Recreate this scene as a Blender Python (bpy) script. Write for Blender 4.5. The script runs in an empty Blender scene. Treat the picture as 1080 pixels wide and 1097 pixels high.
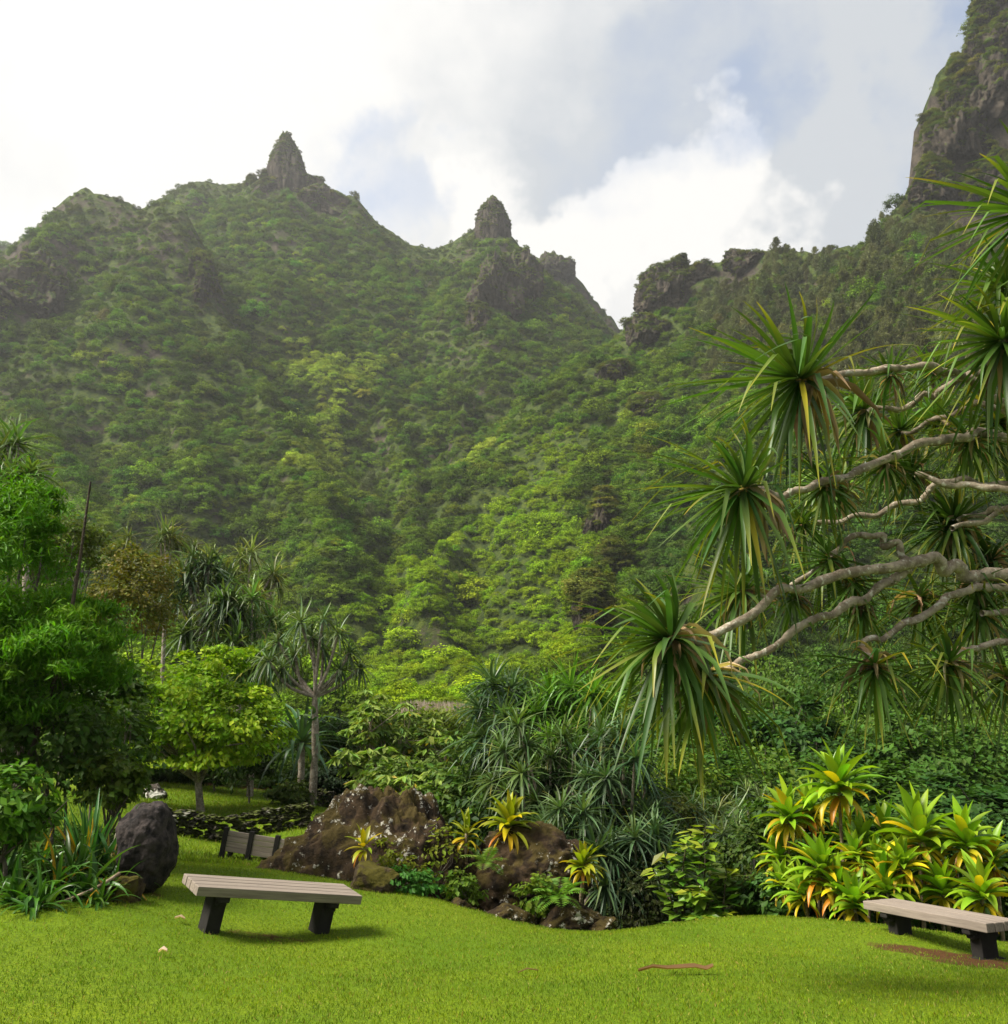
import bpy, bmesh, math, random
import numpy as np
from mathutils import Vector, Matrix, Euler
rng = np.random.default_rng(7); random.seed(7)
S = bpy.context.scene; COL = S.collection
# ------------------------------------------------------------------ camera, sky, sun, exposure
F, PITCH, CAMZ = 1000.0, math.radians(13.2), 1.75
cam = bpy.data.cameras.new('camera'); camo = bpy.data.objects.new('camera', cam); COL.objects.link(camo)
cam.sensor_fit = 'HORIZONTAL'; cam.sensor_width = 36; cam.lens = 36*F/1080; cam.clip_start = .1; cam.clip_end = 6000
camo.location = (0, 0, CAMZ); camo.rotation_euler = (math.pi/2+PITCH, 0, 0); S.camera = camo
CP, SP = math.cos(PITCH), math.sin(PITCH)
def ray(px, py):
    u, v = (px-540)/F, (548.5-py)/F
    return np.array([u, CP-v*SP, SP+v*CP])
def P(px, py, Y):
    d = ray(px, py); return d*(Y/d[1])+np.array([0, 0, CAMZ])
def pix(p):
    p = np.atleast_2d(p)-np.array([0, 0, CAMZ])
    d = p[:, 1]*CP+p[:, 2]*SP; u = -p[:, 1]*SP+p[:, 2]*CP
    d = np.maximum(d, .01)
    return 540+F*p[:, 0]/d, 548.5-F*u/d
SUN_EL, SUN_AZ = math.radians(50), math.radians(-106)      # azimuth from +Y, negative = left
sv = Vector((math.sin(SUN_AZ)*math.cos(SUN_EL), math.cos(SUN_AZ)*math.cos(SUN_EL), math.sin(SUN_EL)))
sl = bpy.data.lights.new('sun', 'SUN'); sl.energy = 5.0; sl.angle = math.radians(24); sl.color = (1, .94, .82)
so = bpy.data.objects.new('sun', sl); COL.objects.link(so); so.rotation_euler = sv.to_track_quat('Z', 'Y').to_euler()
S.view_settings.view_transform = 'Standard'; S.view_settings.look = 'None'; S.view_settings.gamma = 1
S.view_settings.exposure = 1.06; S.view_settings.use_curve_mapping = False
S.render.engine = 'CYCLES'; c = S.cycles
c.max_bounces = 5; c.diffuse_bounces = 3; c.glossy_bounces = 1; c.transmission_bounces = 3; c.volume_bounces = 0; c.transparent_max_bounces = 4
c.use_denoising = True; c.caustics_reflective = False; c.caustics_refractive = False; c.sample_clamp_indirect = 4

class NT:
    def __init__(s, tree): s.t = tree
    def __call__(s, typ, ins=None, **kw):
        n = s.t.nodes.new(typ)
        for k, v in kw.items(): setattr(n, k, v)
        for k, v in (ins or {}).items():
            sk = n.inputs[k]
            if isinstance(v, bpy.types.NodeSocket): s.t.links.new(v, sk)
            else: sk.default_value = v
        return n
    def math(s, op, a, b=0., clamp=False):
        return s('ShaderNodeMath', {0: a, 1: b}, operation=op, use_clamp=clamp).outputs[0]
    def mix(s, f, a, b, mode='MIX'):
        n = s('ShaderNodeMix', data_type='RGBA', blend_type=mode)
        for i, v in ((0, f), (6, a), (7, b)):
            if isinstance(v, bpy.types.NodeSocket): s.t.links.new(v, n.inputs[i])
            else: n.inputs[i].default_value = v if i == 0 else (*v, 1)
        return n.outputs[2]
    def ramp(s, x, lo, hi):
        return s('ShaderNodeMapRange', {0: x, 1: lo, 2: hi, 3: 0., 4: 1.}, interpolation_type='SMOOTHSTEP').outputs[0]
    def noise(s, vec, scale, detail=4., rough=.55, out=0):
        return s('ShaderNodeTexNoise', {'Vector': vec, 'Scale': scale, 'Detail': detail, 'Roughness': rough}).outputs[out]
W = bpy.data.worlds.new('World'); S.world = W; W.use_nodes = True
n = NT(W.node_tree); W.node_tree.nodes.clear()
gen = n('ShaderNodeTexCoord').outputs['Generated']
nz1 = n.noise(gen, 5., 5., .6, 1); nz2 = n.noise(gen, 18., 4., .6, 1)
def vop(op, a, b): return n('ShaderNodeVectorMath', {0: a, 1: b}, operation=op).outputs[0]
w1 = n('ShaderNodeVectorMath', {0: vop('SUBTRACT', nz1, (.5, .5, .5)), 'Scale': .34}, operation='SCALE').outputs[0]
w2 = n('ShaderNodeVectorMath', {0: vop('SUBTRACT', nz2, (.5, .5, .5)), 'Scale': .1}, operation='SCALE').outputs[0]
wd = n('ShaderNodeVectorMath', {0: vop('ADD', vop('ADD', gen, w1), w2)}, operation='NORMALIZE').outputs[0]
def blob(px, py, ro, ri=0., src=wd):
    d = ray(px, py); d = d/np.linalg.norm(d)
    dt = n('ShaderNodeVectorMath', {0: src, 1: tuple(d)}, operation='DOT_PRODUCT').outputs['Value']
    return n.ramp(dt, math.cos(ro/F), math.cos(ri/F))
def total(items):
    r = None
    for px, py, ro, ri, k in items:
        b = n.math('MULTIPLY', blob(px, py, ro, ri), k); r = b if r is None else n.math('ADD', r, b)
    return r
blue = total([(440, 212, 78, 5, .7), (395, 185, 50, 0, .3), (720, 115, 120, 5, .62), (790, 140, 70, 0, .45), (1000, 75, 70, 0, .7), (1030, 20, 70, 0, .5)])
white = total([(150, 60, 520, 80, 1.), (60, 300, 330, 60, .5), (730, 195, 70, 20, 1.1), (800, 230, 100, 20, 1.1), (610, 290, 120, 30, 1.0), (700, 300, 150, 20, .8), (560, 230, 90, 0, .4), (900, 210, 80, 10, .3)])
dark = total([(70, 118, 130, 10, .5), (640, 90, 230, 20, .3), (960, 150, 160, 10, .4), (600, 215, 90, 10, .4), (20, 200, 120, 10, .25)])
fb = n.noise(gen, 7., 6., .6)
wfac = n.math('ADD', n.math('SUBTRACT', white, dark), n.math('MULTIPLY', n.math('SUBTRACT', fb, .45), .9), True)
ccol = n.mix(wfac, (.62, .655, .70), (1.0, .985, .955))
sky = n('ShaderNodeTexSky', sky_type='NISHITA', sun_disc=False, sun_elevation=SUN_EL, sun_rotation=SUN_AZ, air_density=1., dust_density=1.2, ozone_density=1.)
b1 = n('ShaderNodeBackground', {'Color': sky.outputs[0], 'Strength': .11})
b2 = n('ShaderNodeBackground', {'Color': ccol, 'Strength': .48})
bfac = n.math('SUBTRACT', 1., n.math('MULTIPLY', n.math('MULTIPLY', blue, n.ramp(fb, .25, .55)), .55, True), True)
mx = n('ShaderNodeMixShader', {0: bfac, 1: b1.outputs[0], 2: b2.outputs[0]})
wo = n('ShaderNodeOutputWorld', {0: mx.outputs[0]})

# ------------------------------------------------------------------ noise and mesh helpers
_pr = np.random.default_rng(3); PERM = np.tile(_pr.permutation(256), 3).astype(np.int64)
GR = _pr.normal(size=(256, 3)); GR /= np.linalg.norm(GR, axis=1)[:, None]
def perlin(p):
    i = np.floor(p).astype(np.int64); f = p-i; i &= 255; u = f*f*f*(f*(f*6-15)+10); r = 0
    for dx in (0, 1):
        for dy in (0, 1):
            for dz in (0, 1):
                h = PERM[PERM[PERM[i[:, 0]+dx]+i[:, 1]+dy]+i[:, 2]+dz]
                w = (u[:, 0] if dx else 1-u[:, 0])*(u[:, 1] if dy else 1-u[:, 1])*(u[:, 2] if dz else 1-u[:, 2])
                r = r+w*((f-np.array([dx, dy, dz]))*GR[h]).sum(1)
    return r*1.5
def fbm(p, sc=1., octv=4, gain=.5, ridged=False):
    p = np.asarray(p, float)*sc; a = 1.; r = 0
    for o in range(octv):
        v = perlin(p+o*17.3); r = r+a*((1-2*np.abs(v)) if ridged else v); a *= gain; p = p*2.03
    return r
def unit(v): return v/np.maximum(np.linalg.norm(v, axis=-1, keepdims=True), 1e-9)
class MB:
    def __init__(s): s.V = []; s.Q = []; s.C = []; s.n = 0
    def add(s, V, Q, C):
        V = np.asarray(V, float).reshape(-1, 3); C = np.asarray(C, float)
        if C.ndim == 1: C = np.broadcast_to(C, (len(V), 3))
        s.V.append(V); s.Q.append(np.asarray(Q, np.int64).reshape(-1, 4)+s.n); s.C.append(C); s.n += len(V)
    def mesh(s, name, mat, smooth=False):
        V = np.concatenate(s.V); Q = np.concatenate(s.Q); C = np.concatenate(s.C)
        return np_mesh(name, V, Q, C, mat, smooth)
    def obj(s, name, mat, parent=None, smooth=False, loc=None):
        return link(name, s.mesh(name, mat, smooth), parent, loc)
def np_mesh(name, V, Q, C, mat, smooth):
    me = bpy.data.meshes.new(name); nq = len(Q)
    me.vertices.add(len(V)); me.vertices.foreach_set('co', V.astype(np.float32).ravel())
    me.loops.add(nq*4); me.loops.foreach_set('vertex_index', Q.astype(np.int32).ravel())
    me.polygons.add(nq); me.polygons.foreach_set('loop_start', np.arange(0, nq*4, 4, dtype=np.int32))
    me.polygons.foreach_set('use_smooth', np.full(nq, smooth))
    if C is not None:
        a = me.color_attributes.new('col', 'FLOAT_COLOR', 'POINT')
        a.data.foreach_set('color', np.concatenate([C, np.ones((len(V), 1))], 1).astype(np.float32).ravel())
    me.update(calc_edges=True); me.validate(); me.materials.append(mat); return me
def link(name, data, parent=None, loc=None):
    o = bpy.data.objects.new(name, data); COL.objects.link(o)
    if parent is not None: o.parent = parent
    if loc is not None: o.location = tuple(loc)
    return o
def tag(o, label, cat, group=None, kind=None):
    if label: o['label'] = label
    if cat: o['category'] = cat
    if group: o['group'] = group
    if kind: o['kind'] = kind
    return o
def thing(name, loc, label, cat, group=None, rz=0):
    o = link(name, None, None, loc); o.rotation_euler = (0, 0, rz); o.empty_display_size = .2
    return tag(o, label, cat, group)
def structure(o): o['kind'] = 'structure'; return o
def copy_tree(o, parent=None):
    q = o.copy(); COL.objects.link(q); q.parent = parent
    for ch in list(o.children): copy_tree(ch, q)
    return q
def grid_faces(nx, ny):
    i = np.arange(ny-1)[:, None]*nx+np.arange(nx-1)[None]
    return np.stack([i, i+1, i+nx+1, i+nx], -1).reshape(-1, 4)
# --- leaves
def strips(m, base, d, L, Wd, col0, col1=None, droop=.5, seg=7, fold=.3, kink=0., tipw=.05, shape='strap', roll=.3, wav=0., r=rng, tip_at=2.5, lean=None):
    d = unit(np.asarray(d, float)); N = len(d); base = np.broadcast_to(np.asarray(base, float), (N, 3))
    L = np.broadcast_to(L, N); Wd = np.broadcast_to(Wd, N); droop = np.broadcast_to(droop, N)
    up = np.tile([0, 0, 1.], (N, 1))+r.normal(0, roll*.6, (N, 3))
    side = unit(np.cross(d, up)+1e-4)
    dn = np.array([0, 0, -1.]); p = base.copy(); V = []; C = []
    kt = r.uniform(.35, .8, N); kk = (r.random(N) < kink)*r.uniform(.6, 1.6, N)
    col0 = np.broadcast_to(col0, (N, 3)); col1 = col0 if col1 is None else np.broadcast_to(col1, (N, 3))
    for k in range(seg+1):
        t = k/seg
        if shape == 'strap': w = (1-tipw)*min(1, (1.02-t)*1.7)**.9*(.75+.25*min(1, t*6))+tipw*.3
        elif shape == 'broad': w = max(.04, math.sin(math.pi*min(1, .06+.94*t)**.85)**.8)
        elif shape == 'blade': w = (1-t)**.7+.03
        hw = (Wd*w/2)[:, None]; nn = unit(np.cross(side, d)); wv = (r.normal(0, wav, (N, 3))*L[:, None]) if wav else 0
        q = p+wv
        V.append(np.stack([q-side*hw+nn*hw*fold, q, q+side*hw+nn*hw*fold], 1))
        cc = col0+(col1-col0)*(t**tip_at); C.append(np.repeat(cc[:, None], 3, 1))
        if k < seg:
            bend = droop*(.25+1.5*t)/seg*2+np.where(np.abs(t-kt) < .5/seg, kk, 0)
            d = unit(d+(dn if lean is None else dn+lean)*bend[:, None]); side = unit(side-d*(side*d).sum(1, keepdims=True)); p = p+d*(L/seg)[:, None]
    V = np.stack(V, 1); C = np.stack(C, 1)      # N, seg+1, 3, 3
    q = []
    for k in range(seg):
        a = 3*k; q += [[a, a+1, a+4, a+3], [a+1, a+2, a+5, a+4]]
    Q = (np.arange(N)[:, None, None]*(3*(seg+1))+np.array(q)[None])
    m.add(V.reshape(-1, 3), Q.reshape(-1, 4), C.reshape(-1, 3))
def kites(m, c, size, col, nrm=None, asp=.55, r=rng, d=None, bend=.15):
    c = np.asarray(c, float); N = len(c); size = np.broadcast_to(size, N)[:, None]
    if d is None: d = unit(r.normal(size=(N, 3)))
    if nrm is None: nrm = unit(r.normal(size=(N, 3))+np.array([0, 0, 1.]))
    d = unit(d-nrm*(d*nrm).sum(1, keepdims=True)); s = np.cross(nrm, d)
    V = np.stack([c-d*size*.5, c+s*size*asp*.5+d*size*.05, c+d*size*.55-nrm*size*bend, c-s*size*asp*.5+d*size*.05], 1)
    Q = np.arange(4*N).reshape(N, 4); col = np.broadcast_to(col, (N, 3))
    m.add(V.reshape(-1, 3), Q, np.repeat(col, 4, 0))
def vary(col, N, amt=.2, r=rng, hue=.12):
    b = np.asarray(col)[None]*(1+r.normal(0, amt, (N, 1))).clip(.35, 2)
    return (b*(1+r.normal(0, hue, (N, 3))*np.array([1, .4, .8]))).clip(.002, .9)
def tube(m, pts, rad, col, sides=8, rough=.08, r=rng, res=None):
    pts = np.asarray(pts, float); rad = np.broadcast_to(rad, len(pts)).astype(float)
    if res:
        t = np.linspace(0, len(pts)-1, res); i = np.clip(t.astype(int), 0, len(pts)-2); f = (t-i)[:, None]
        def g(j): return pts[np.clip(j, 0, len(pts)-1)]
        p0, p1, p2, p3 = g(i-1), g(i), g(i+1), g(i+2)
        rad = rad[i]*(1-f[:, 0])+rad[np.clip(i+1, 0, len(rad)-1)]*f[:, 0]
        pts = .5*(2*p1+(p2-p0)*f+(2*p0-5*p1+4*p2-p3)*f**2+(3*p1-p0-3*p2+p3)*f**3)
    n_ = len(pts); tg = unit(np.gradient(pts, axis=0)); ref = np.array([.31, .12, .94]) if abs(tg[:, 2]).mean() < .8 else np.array([1., .1, 0])
    s = unit(np.cross(tg, ref)); b = np.cross(tg, s); a = np.linspace(0, 2*math.pi, sides, endpoint=False)
    rr = rad[:, None]*(1+r.normal(0, rough, (n_, 1))+r.normal(0, rough*.6, (n_, sides)))
    V = pts[:, None]+rr[..., None]*(np.cos(a)[None, :, None]*s[:, None]+np.sin(a)[None, :, None]*b[:, None])
    i = np.arange(n_-1)[:, None]*sides; j = np.arange(sides)[None]; j2 = (j+1) % sides
    Q = np.stack([i+j, i+j2, i+sides+j2, i+sides+j], -1).reshape(-1, 4)
    m.add(V.reshape(-1, 3), Q, np.asarray(col)); return pts
def cloud_pts(N, rad, r=rng, hollow=.5, K=None, cl=.22, bottom=-.6):
    """leaf positions in clumps through an uneven crown; returns positions and outward directions"""
    K = K or max(8, N//45); u = unit(r.normal(size=(K*3, 3))); u = u[u[:, 2] > bottom][:K]; K = len(u)
    rr = r.uniform(hollow, 1, K)**.5*(1+.22*fbm(u*1.6+r.uniform(0, 50), 1., 3))
    cen = u*rr[:, None]; k = r.integers(0, K, N); off = r.normal(0, cl, (N, 3))*np.array([1, 1, .6])*r.uniform(.6, 1.3, K)[k][:, None]
    return (cen[k]+off)*np.asarray(rad), unit(u[k]*.5+off), k
# ------------------------------------------------------------------ materials
def new_mat(name):
    m = bpy.data.materials.new(name); m.use_nodes = True; t = m.node_tree; t.nodes.clear(); return m, NT(t)
def out(n, sh, disp=None): n('ShaderNodeOutputMaterial', {0: sh})
def leaf_mat(name, trans=.3, rough=.45, spec=.4, inst=False, tcol=(1.15, 1.25, .5)):
    m, n = new_mat(name); col = n('ShaderNodeAttribute', attribute_name='col').outputs[0]
    if inst:
        tint = n('ShaderNodeAttribute', attribute_name='tint', attribute_type='INSTANCER').outputs[0]
        col = n.mix(1., col, tint, 'MULTIPLY')
    p = n('ShaderNodeBsdfPrincipled', {'Base Color': col, 'Roughness': rough, 'Specular IOR Level': spec})
    tc = n.mix(1., col, tcol, 'MULTIPLY')
    tr = n('ShaderNodeBsdfTranslucent', {0: tc}); out(n, n('ShaderNodeMixShader', {0: trans, 1: p.outputs[0], 2: tr.outputs[0]}).outputs[0]); return m
M = {}
M['leaf'] = leaf_mat('foliage', .34, .5, .12)
M['strap'] = leaf_mat('strap leaf', .27, .4, .3)
M['gloss'] = leaf_mat('glossy leaf', .32, .36, .32)
M['canopy'] = leaf_mat('forest canopy', .26, .7, .05, True)
M['grass'] = leaf_mat('grass blade', .3, .55, .2)
def bark_mat(name, c1, c2, c3, scale=9.):
    m, n = new_mat(name); g = n('ShaderNodeNewGeometry').outputs['Position']
    col = n('ShaderNodeAttribute', attribute_name='col').outputs[0]
    k = n.mix(n.ramp(n.noise(g, scale, 6., .65), .35, .68), c1, c2); k = n.mix(n.ramp(n.noise(g, scale*2.3, 3.), .56, .7), k, c3)
    k = n.mix(1., k, col, 'MULTIPLY'); h = n.noise(g, scale*5, 5.)
    b = n('ShaderNodeBump', {'Strength': .5, 'Distance': .02, 'Height': h})
    out(n, n('ShaderNodeBsdfPrincipled', {'Base Color': k, 'Roughness': .85, 'Normal': b.outputs[0], 'Specular IOR Level': .2}).outputs[0]); return m
M['bark'] = bark_mat('grey bark', (.14, .11, .08), (.33, .28, .22), (.44, .42, .36))
M['bark_dark'] = bark_mat('dark bark', (.05, .04, .03), (.12, .10, .075), (.2, .19, .15))
def rock_mat(name, dark, light, lichen, moss, lich=.6, mossn=.45, sc=2.2, spots=6.):
    m, n = new_mat(name); tc = n('ShaderNodeTexCoord').outputs['Object']; g = n('ShaderNodeNewGeometry')
    k = n.mix(n.ramp(n.noise(tc, sc*3, 7., .65), .35, .65), dark, light)
    sp = n('ShaderNodeSeparateXYZ', {0: g.outputs['Normal']}).outputs[2]
    mo = n.ramp(n.math('ADD', n.noise(tc, sc*1.3, 5., .6), n.math('MULTIPLY', sp, .12)), mossn, mossn+.12); k = n.mix(mo, k, n.mix(n.noise(tc, sc*9, 4.), tuple(x*.55 for x in moss), tuple(x*1.4 for x in moss)))
    li = n.ramp(n.math('ADD', n.noise(tc, spots, 6., .7), n.math('MULTIPLY', n.math('SUBTRACT', n.noise(tc, sc*.7, 2.), .5), .5)), lich, lich+.05)
    k = n.mix(n.math('MULTIPLY', li, .9), k, lichen)
    h = n.math('ADD', n.noise(tc, sc*8, 8., .7), n.math('MULTIPLY', li, .15))
    b = n('ShaderNodeBump', {'Strength': .9, 'Distance': .05, 'Height': h})
    out(n, n('ShaderNodeBsdfPrincipled', {'Base Color': k, 'Roughness': .9, 'Normal': b.outputs[0], 'Specular IOR Level': .2}).outputs[0]); return m
M['rock_big'] = rock_mat('mossy lava boulder', (.010, .006, .003), (.05, .031, .015), (.42, .40, .34), (.05, .036, .008), .615, .5, 2.2, 9.)
M['rock_dark'] = rock_mat('smooth dark boulder', (.008, .007, .007), (.06, .048, .044), (.3, .29, .29), (.04, .03, .02), .74, .66)
M['rock_moss'] = rock_mat('mossy small rock', (.03, .02, .012), (.085, .06, .03), (.3, .28, .2), (.075, .065, .008), .72, .48)
M['rock_pale'] = rock_mat('lichen rock', (.04, .032, .025), (.12, .10, .08), (.55, .54, .48), (.07, .06, .015), .5, .66)
M['rock_wall'] = rock_mat('wall stone', (.03, .026, .02), (.11, .095, .075), (.3, .29, .24), (.06, .075, .012), .62, .5, 4.)
def cliff_mat(name, veg=True):
    m, n = new_mat(name); g = n('ShaderNodeNewGeometry'); pos = g.outputs['Position']
    st = n('ShaderNodeMapping', {0: pos, 3: (1., 1., .3)}).outputs[0]; lay = n('ShaderNodeMapping', {0: pos, 3: (.15, .15, 1.)}).outputs[0]
    k = n.mix(n.ramp(n.noise(st, .22, 8., .7), .36, .62), (.025, .021, .018), (.10, .082, .06))
    k = n.mix(n.ramp(n.noise(lay, .3, 5., .6), .45, .62), k, (.06, .05, .04)); k = n.mix(n.ramp(n.noise(st, .55, 5., .7), .66, .74), k, (.33, .31, .28))
    sp = n('ShaderNodeSeparateXYZ', {0: g.outputs['Normal']}).outputs[2]
    gr = n.mix(n.noise(pos, .09, 6., .6), (.04, .065, .012), (.10, .125, .022)); gr = n.mix(n.ramp(n.noise(pos, .5, 5., .7), .4, .6), gr, (.03, .05, .013))
    vg = n.ramp(n.math('ADD', sp, n.math('MULTIPLY', n.math('SUBTRACT', n.noise(pos, .12, 6., .65), .5), .9)), .36, .5)
    k = n.mix(vg, k, gr); h = n.noise(pos, .7, 8., .75)
    b = n('ShaderNodeBump', {'Strength': 1., 'Distance': 1.2, 'Height': h})
    out(n, n('ShaderNodeBsdfPrincipled', {'Base Color': k, 'Roughness': .95, 'Normal': b.outputs[0], 'Specular IOR Level': .1}).outputs[0]); return m
M['cliff'] = cliff_mat('basalt and scrub')
# lawn ground
def lawn_mat():
    m, n = new_mat('lawn turf'); pos = n('ShaderNodeNewGeometry').outputs['Position']; soil = n('ShaderNodeAttribute', attribute_name='col').outputs[0]
    k = n.mix(n.ramp(n.noise(pos, .55, 5., .6), .3, .7), (.085, .155, .004), (.15, .205, .006)); k = n.mix(n.ramp(n.noise(pos, 45., 4., .7), .4, .62), k, (.06, .10, .006))
    so = n.mix(n.noise(pos, 14., 6., .7), (.03, .017, .008), (.11, .05, .018))
    sf = n('ShaderNodeSeparateColor', {0: soil}).outputs[0]
    k = n.mix(n.ramp(n.math('ADD', sf, n.math('MULTIPLY', n.math('SUBTRACT', n.noise(pos, 7., 5., .7), .5), .6)), .42, .62), k, so)
    b = n('ShaderNodeBump', {'Strength': .6, 'Distance': .02, 'Height': n.noise(pos, 60., 4., .7)})
    out(n, n('ShaderNodeBsdfPrincipled', {'Base Color': k, 'Roughness': .9, 'Normal': b.outputs[0], 'Specular IOR Level': .1}).outputs[0]); return m
M['lawn'] = lawn_mat()
def wood_mat():
    m, n = new_mat('weathered plank'); tc = n('ShaderNodeTexCoord').outputs['Object']
    st = n('ShaderNodeMapping', {0: tc, 3: (1.2, 26., 26.)}).outputs[0]
    k = n.mix(n.ramp(n.noise(st, 1.6, 6., .65), .3, .7), (.125, .102, .082), (.25, .21, .17)); k = n.mix(n.ramp(n.noise(tc, 3.5, 5., .7), .52, .75), k, (.14, .12, .10))
    k = n.mix(n.math('MULTIPLY', n('ShaderNodeObjectInfo').outputs['Random'], .35), k, (.25, .2, .17))
    b = n('ShaderNodeBump', {'Strength': .35, 'Distance': .006, 'Height': n.noise(st, 2.5, 5., .7)})
    out(n, n('ShaderNodeBsdfPrincipled', {'Base Color': k, 'Roughness': .8, 'Normal': b.outputs[0], 'Specular IOR Level': .25}).outputs[0]); return m
M['wood'] = wood_mat()
def plain(name, c1, c2, sc=8., rough=.85):
    m, n = new_mat(name); tc = n('ShaderNodeTexCoord').outputs['Object']
    k = n.mix(n.noise(tc, sc, 6., .65), c1, c2); b = n('ShaderNodeBump', {'Strength': .4, 'Distance': .01, 'Height': n.noise(tc, sc*4, 5.)})
    out(n, n('ShaderNodeBsdfPrincipled', {'Base Color': k, 'Roughness': rough, 'Normal': b.outputs[0], 'Specular IOR Level': .2}).outputs[0]); return m
M['leg'] = plain('dark bench support', (.006, .0055, .005), (.028, .025, .022))
M['earth'] = plain('bare earth', (.16, .09, .06), (.3, .19, .13), 1.5)
# ------------------------------------------------------------------ ground
def tps_fit(X, z, lam=0.):
    X = np.asarray(X); d = np.linalg.norm(X[:, None]-X[None], axis=-1); K = np.where(d > 0, d*d*np.log(d+1e-9), 0)+lam*np.eye(len(X))
    A = np.c_[np.ones(len(X)), X]; T = np.block([[K, A], [A.T, np.zeros((3, 3))]]); return X, np.linalg.solve(T, np.r_[z, 0, 0, 0])
def tps_eval(fit, q):
    X, w = fit; r = np.empty(len(q))
    for i in range(0, len(q), 50000):
        Z = q[i:i+50000]; d2 = ((Z[:, None]-X[None])**2).sum(-1); r[i:i+50000] = (.5*d2*np.log(d2+1e-12))@w[:-3]+w[-3]+Z@w[-2:]
    return r
near = [P(*a) for a in [(0,1097,6.3),(540,1097,6.3),(1080,1097,6.3),(286,1002,10.2),(1007,1024,10.4),(60,972,9.6),(180,952,11.2),(0,985,9.2),
    (390,954,12.8),(300,934,14),(470,966,12.8),(570,994,12.5),(640,999,12.6),(720,991,13),(800,986,13.2),(900,988,12.6),(1000,998,12),(1080,1012,11.6),(540,1045,8.6),(800,1042,8.6),(860,1010,10.8),
    (270,923,16.5),(200,917,16.5),(250,910,18.6),(200,900,18.3),(315,898,18.4),(250,888,19.3),(320,884,19.5),(190,888,19.2),(200,866,23.5),(280,880,21.5),(170,848,27),(120,846,27),(300,856,29),(330,864,24),(370,872,22),(395,850,30),(440,830,40),(80,850,20),(20,860,18)]]
near += [np.array(a) for a in [(0,-3,.15),(-9,-3,.5),(9,-3,.2),(-8,6,.2),(8,6,-.1),(.5,16,-1.6),(2.5,15.5,-2.1),(4.5,16,-2.2),(7,15.5,-2),(10,14,-1.6),(-1.2,17.5,-1.1),(2,20,-3.2),(5,20,-3.4),(9,20,-3.2),(14,20,-3),(2,28,-4.4),(8,28,-5),(16,28,-5),(-3,26,-1.2),(0,36,-4),(10,38,-5.5),(25,38,-5),(-22,20,1.2),(-22,38,2),(-12,40,0),(-14,12,.6),(16,10,-1),(20,0,0),(-20,0,1),(-5,45,-1.5),(-2,55,-2),(15,50,-5)]]
near = np.array(near); NEAR = tps_fit(near[:, :2], near[:, 2], .02)
G = [(310,350,540),(335,410,490),(365,480,410),(400,600,260),(480,690,150),(480,752,95),(450,380,520),(450,470,430),(600,400,500),(560,450,430),(540,630,220),(560,715,130),(600,560,300),
     (60,350,430),(100,420,380),(160,490,320),(100,570,230),(220,610,200),(20,650,130),(250,690,130),(720,430,400),(740,570,260),(900,410,300),(1000,360,270),(900,560,170),(1040,530,170),(760,715,105),(900,730,92),(1040,730,88),
     (-150,420,400),(-150,620,170),(1250,300,280),(1250,620,120),(-150,770,80),(300,760,85),(150,280,460),(330,300,590),(430,330,580)]
far = [P(*a) for a in G]+[np.array(a) for a in [(-40,45,-.5),(-20,48,0),(-4,50,-2),(15,50,-5),(35,50,-5),(55,45,-4),(-5,70,-3),(30,70,-4),(-400,800,150),(-200,820,150),(0,820,180),(200,800,150),(400,700,150),(-450,500,150),(450,400,150),(0,950,60)]]
far = np.array(far); FAR = tps_fit(far[:, :2]/100, far[:, 2], .02)
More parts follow.
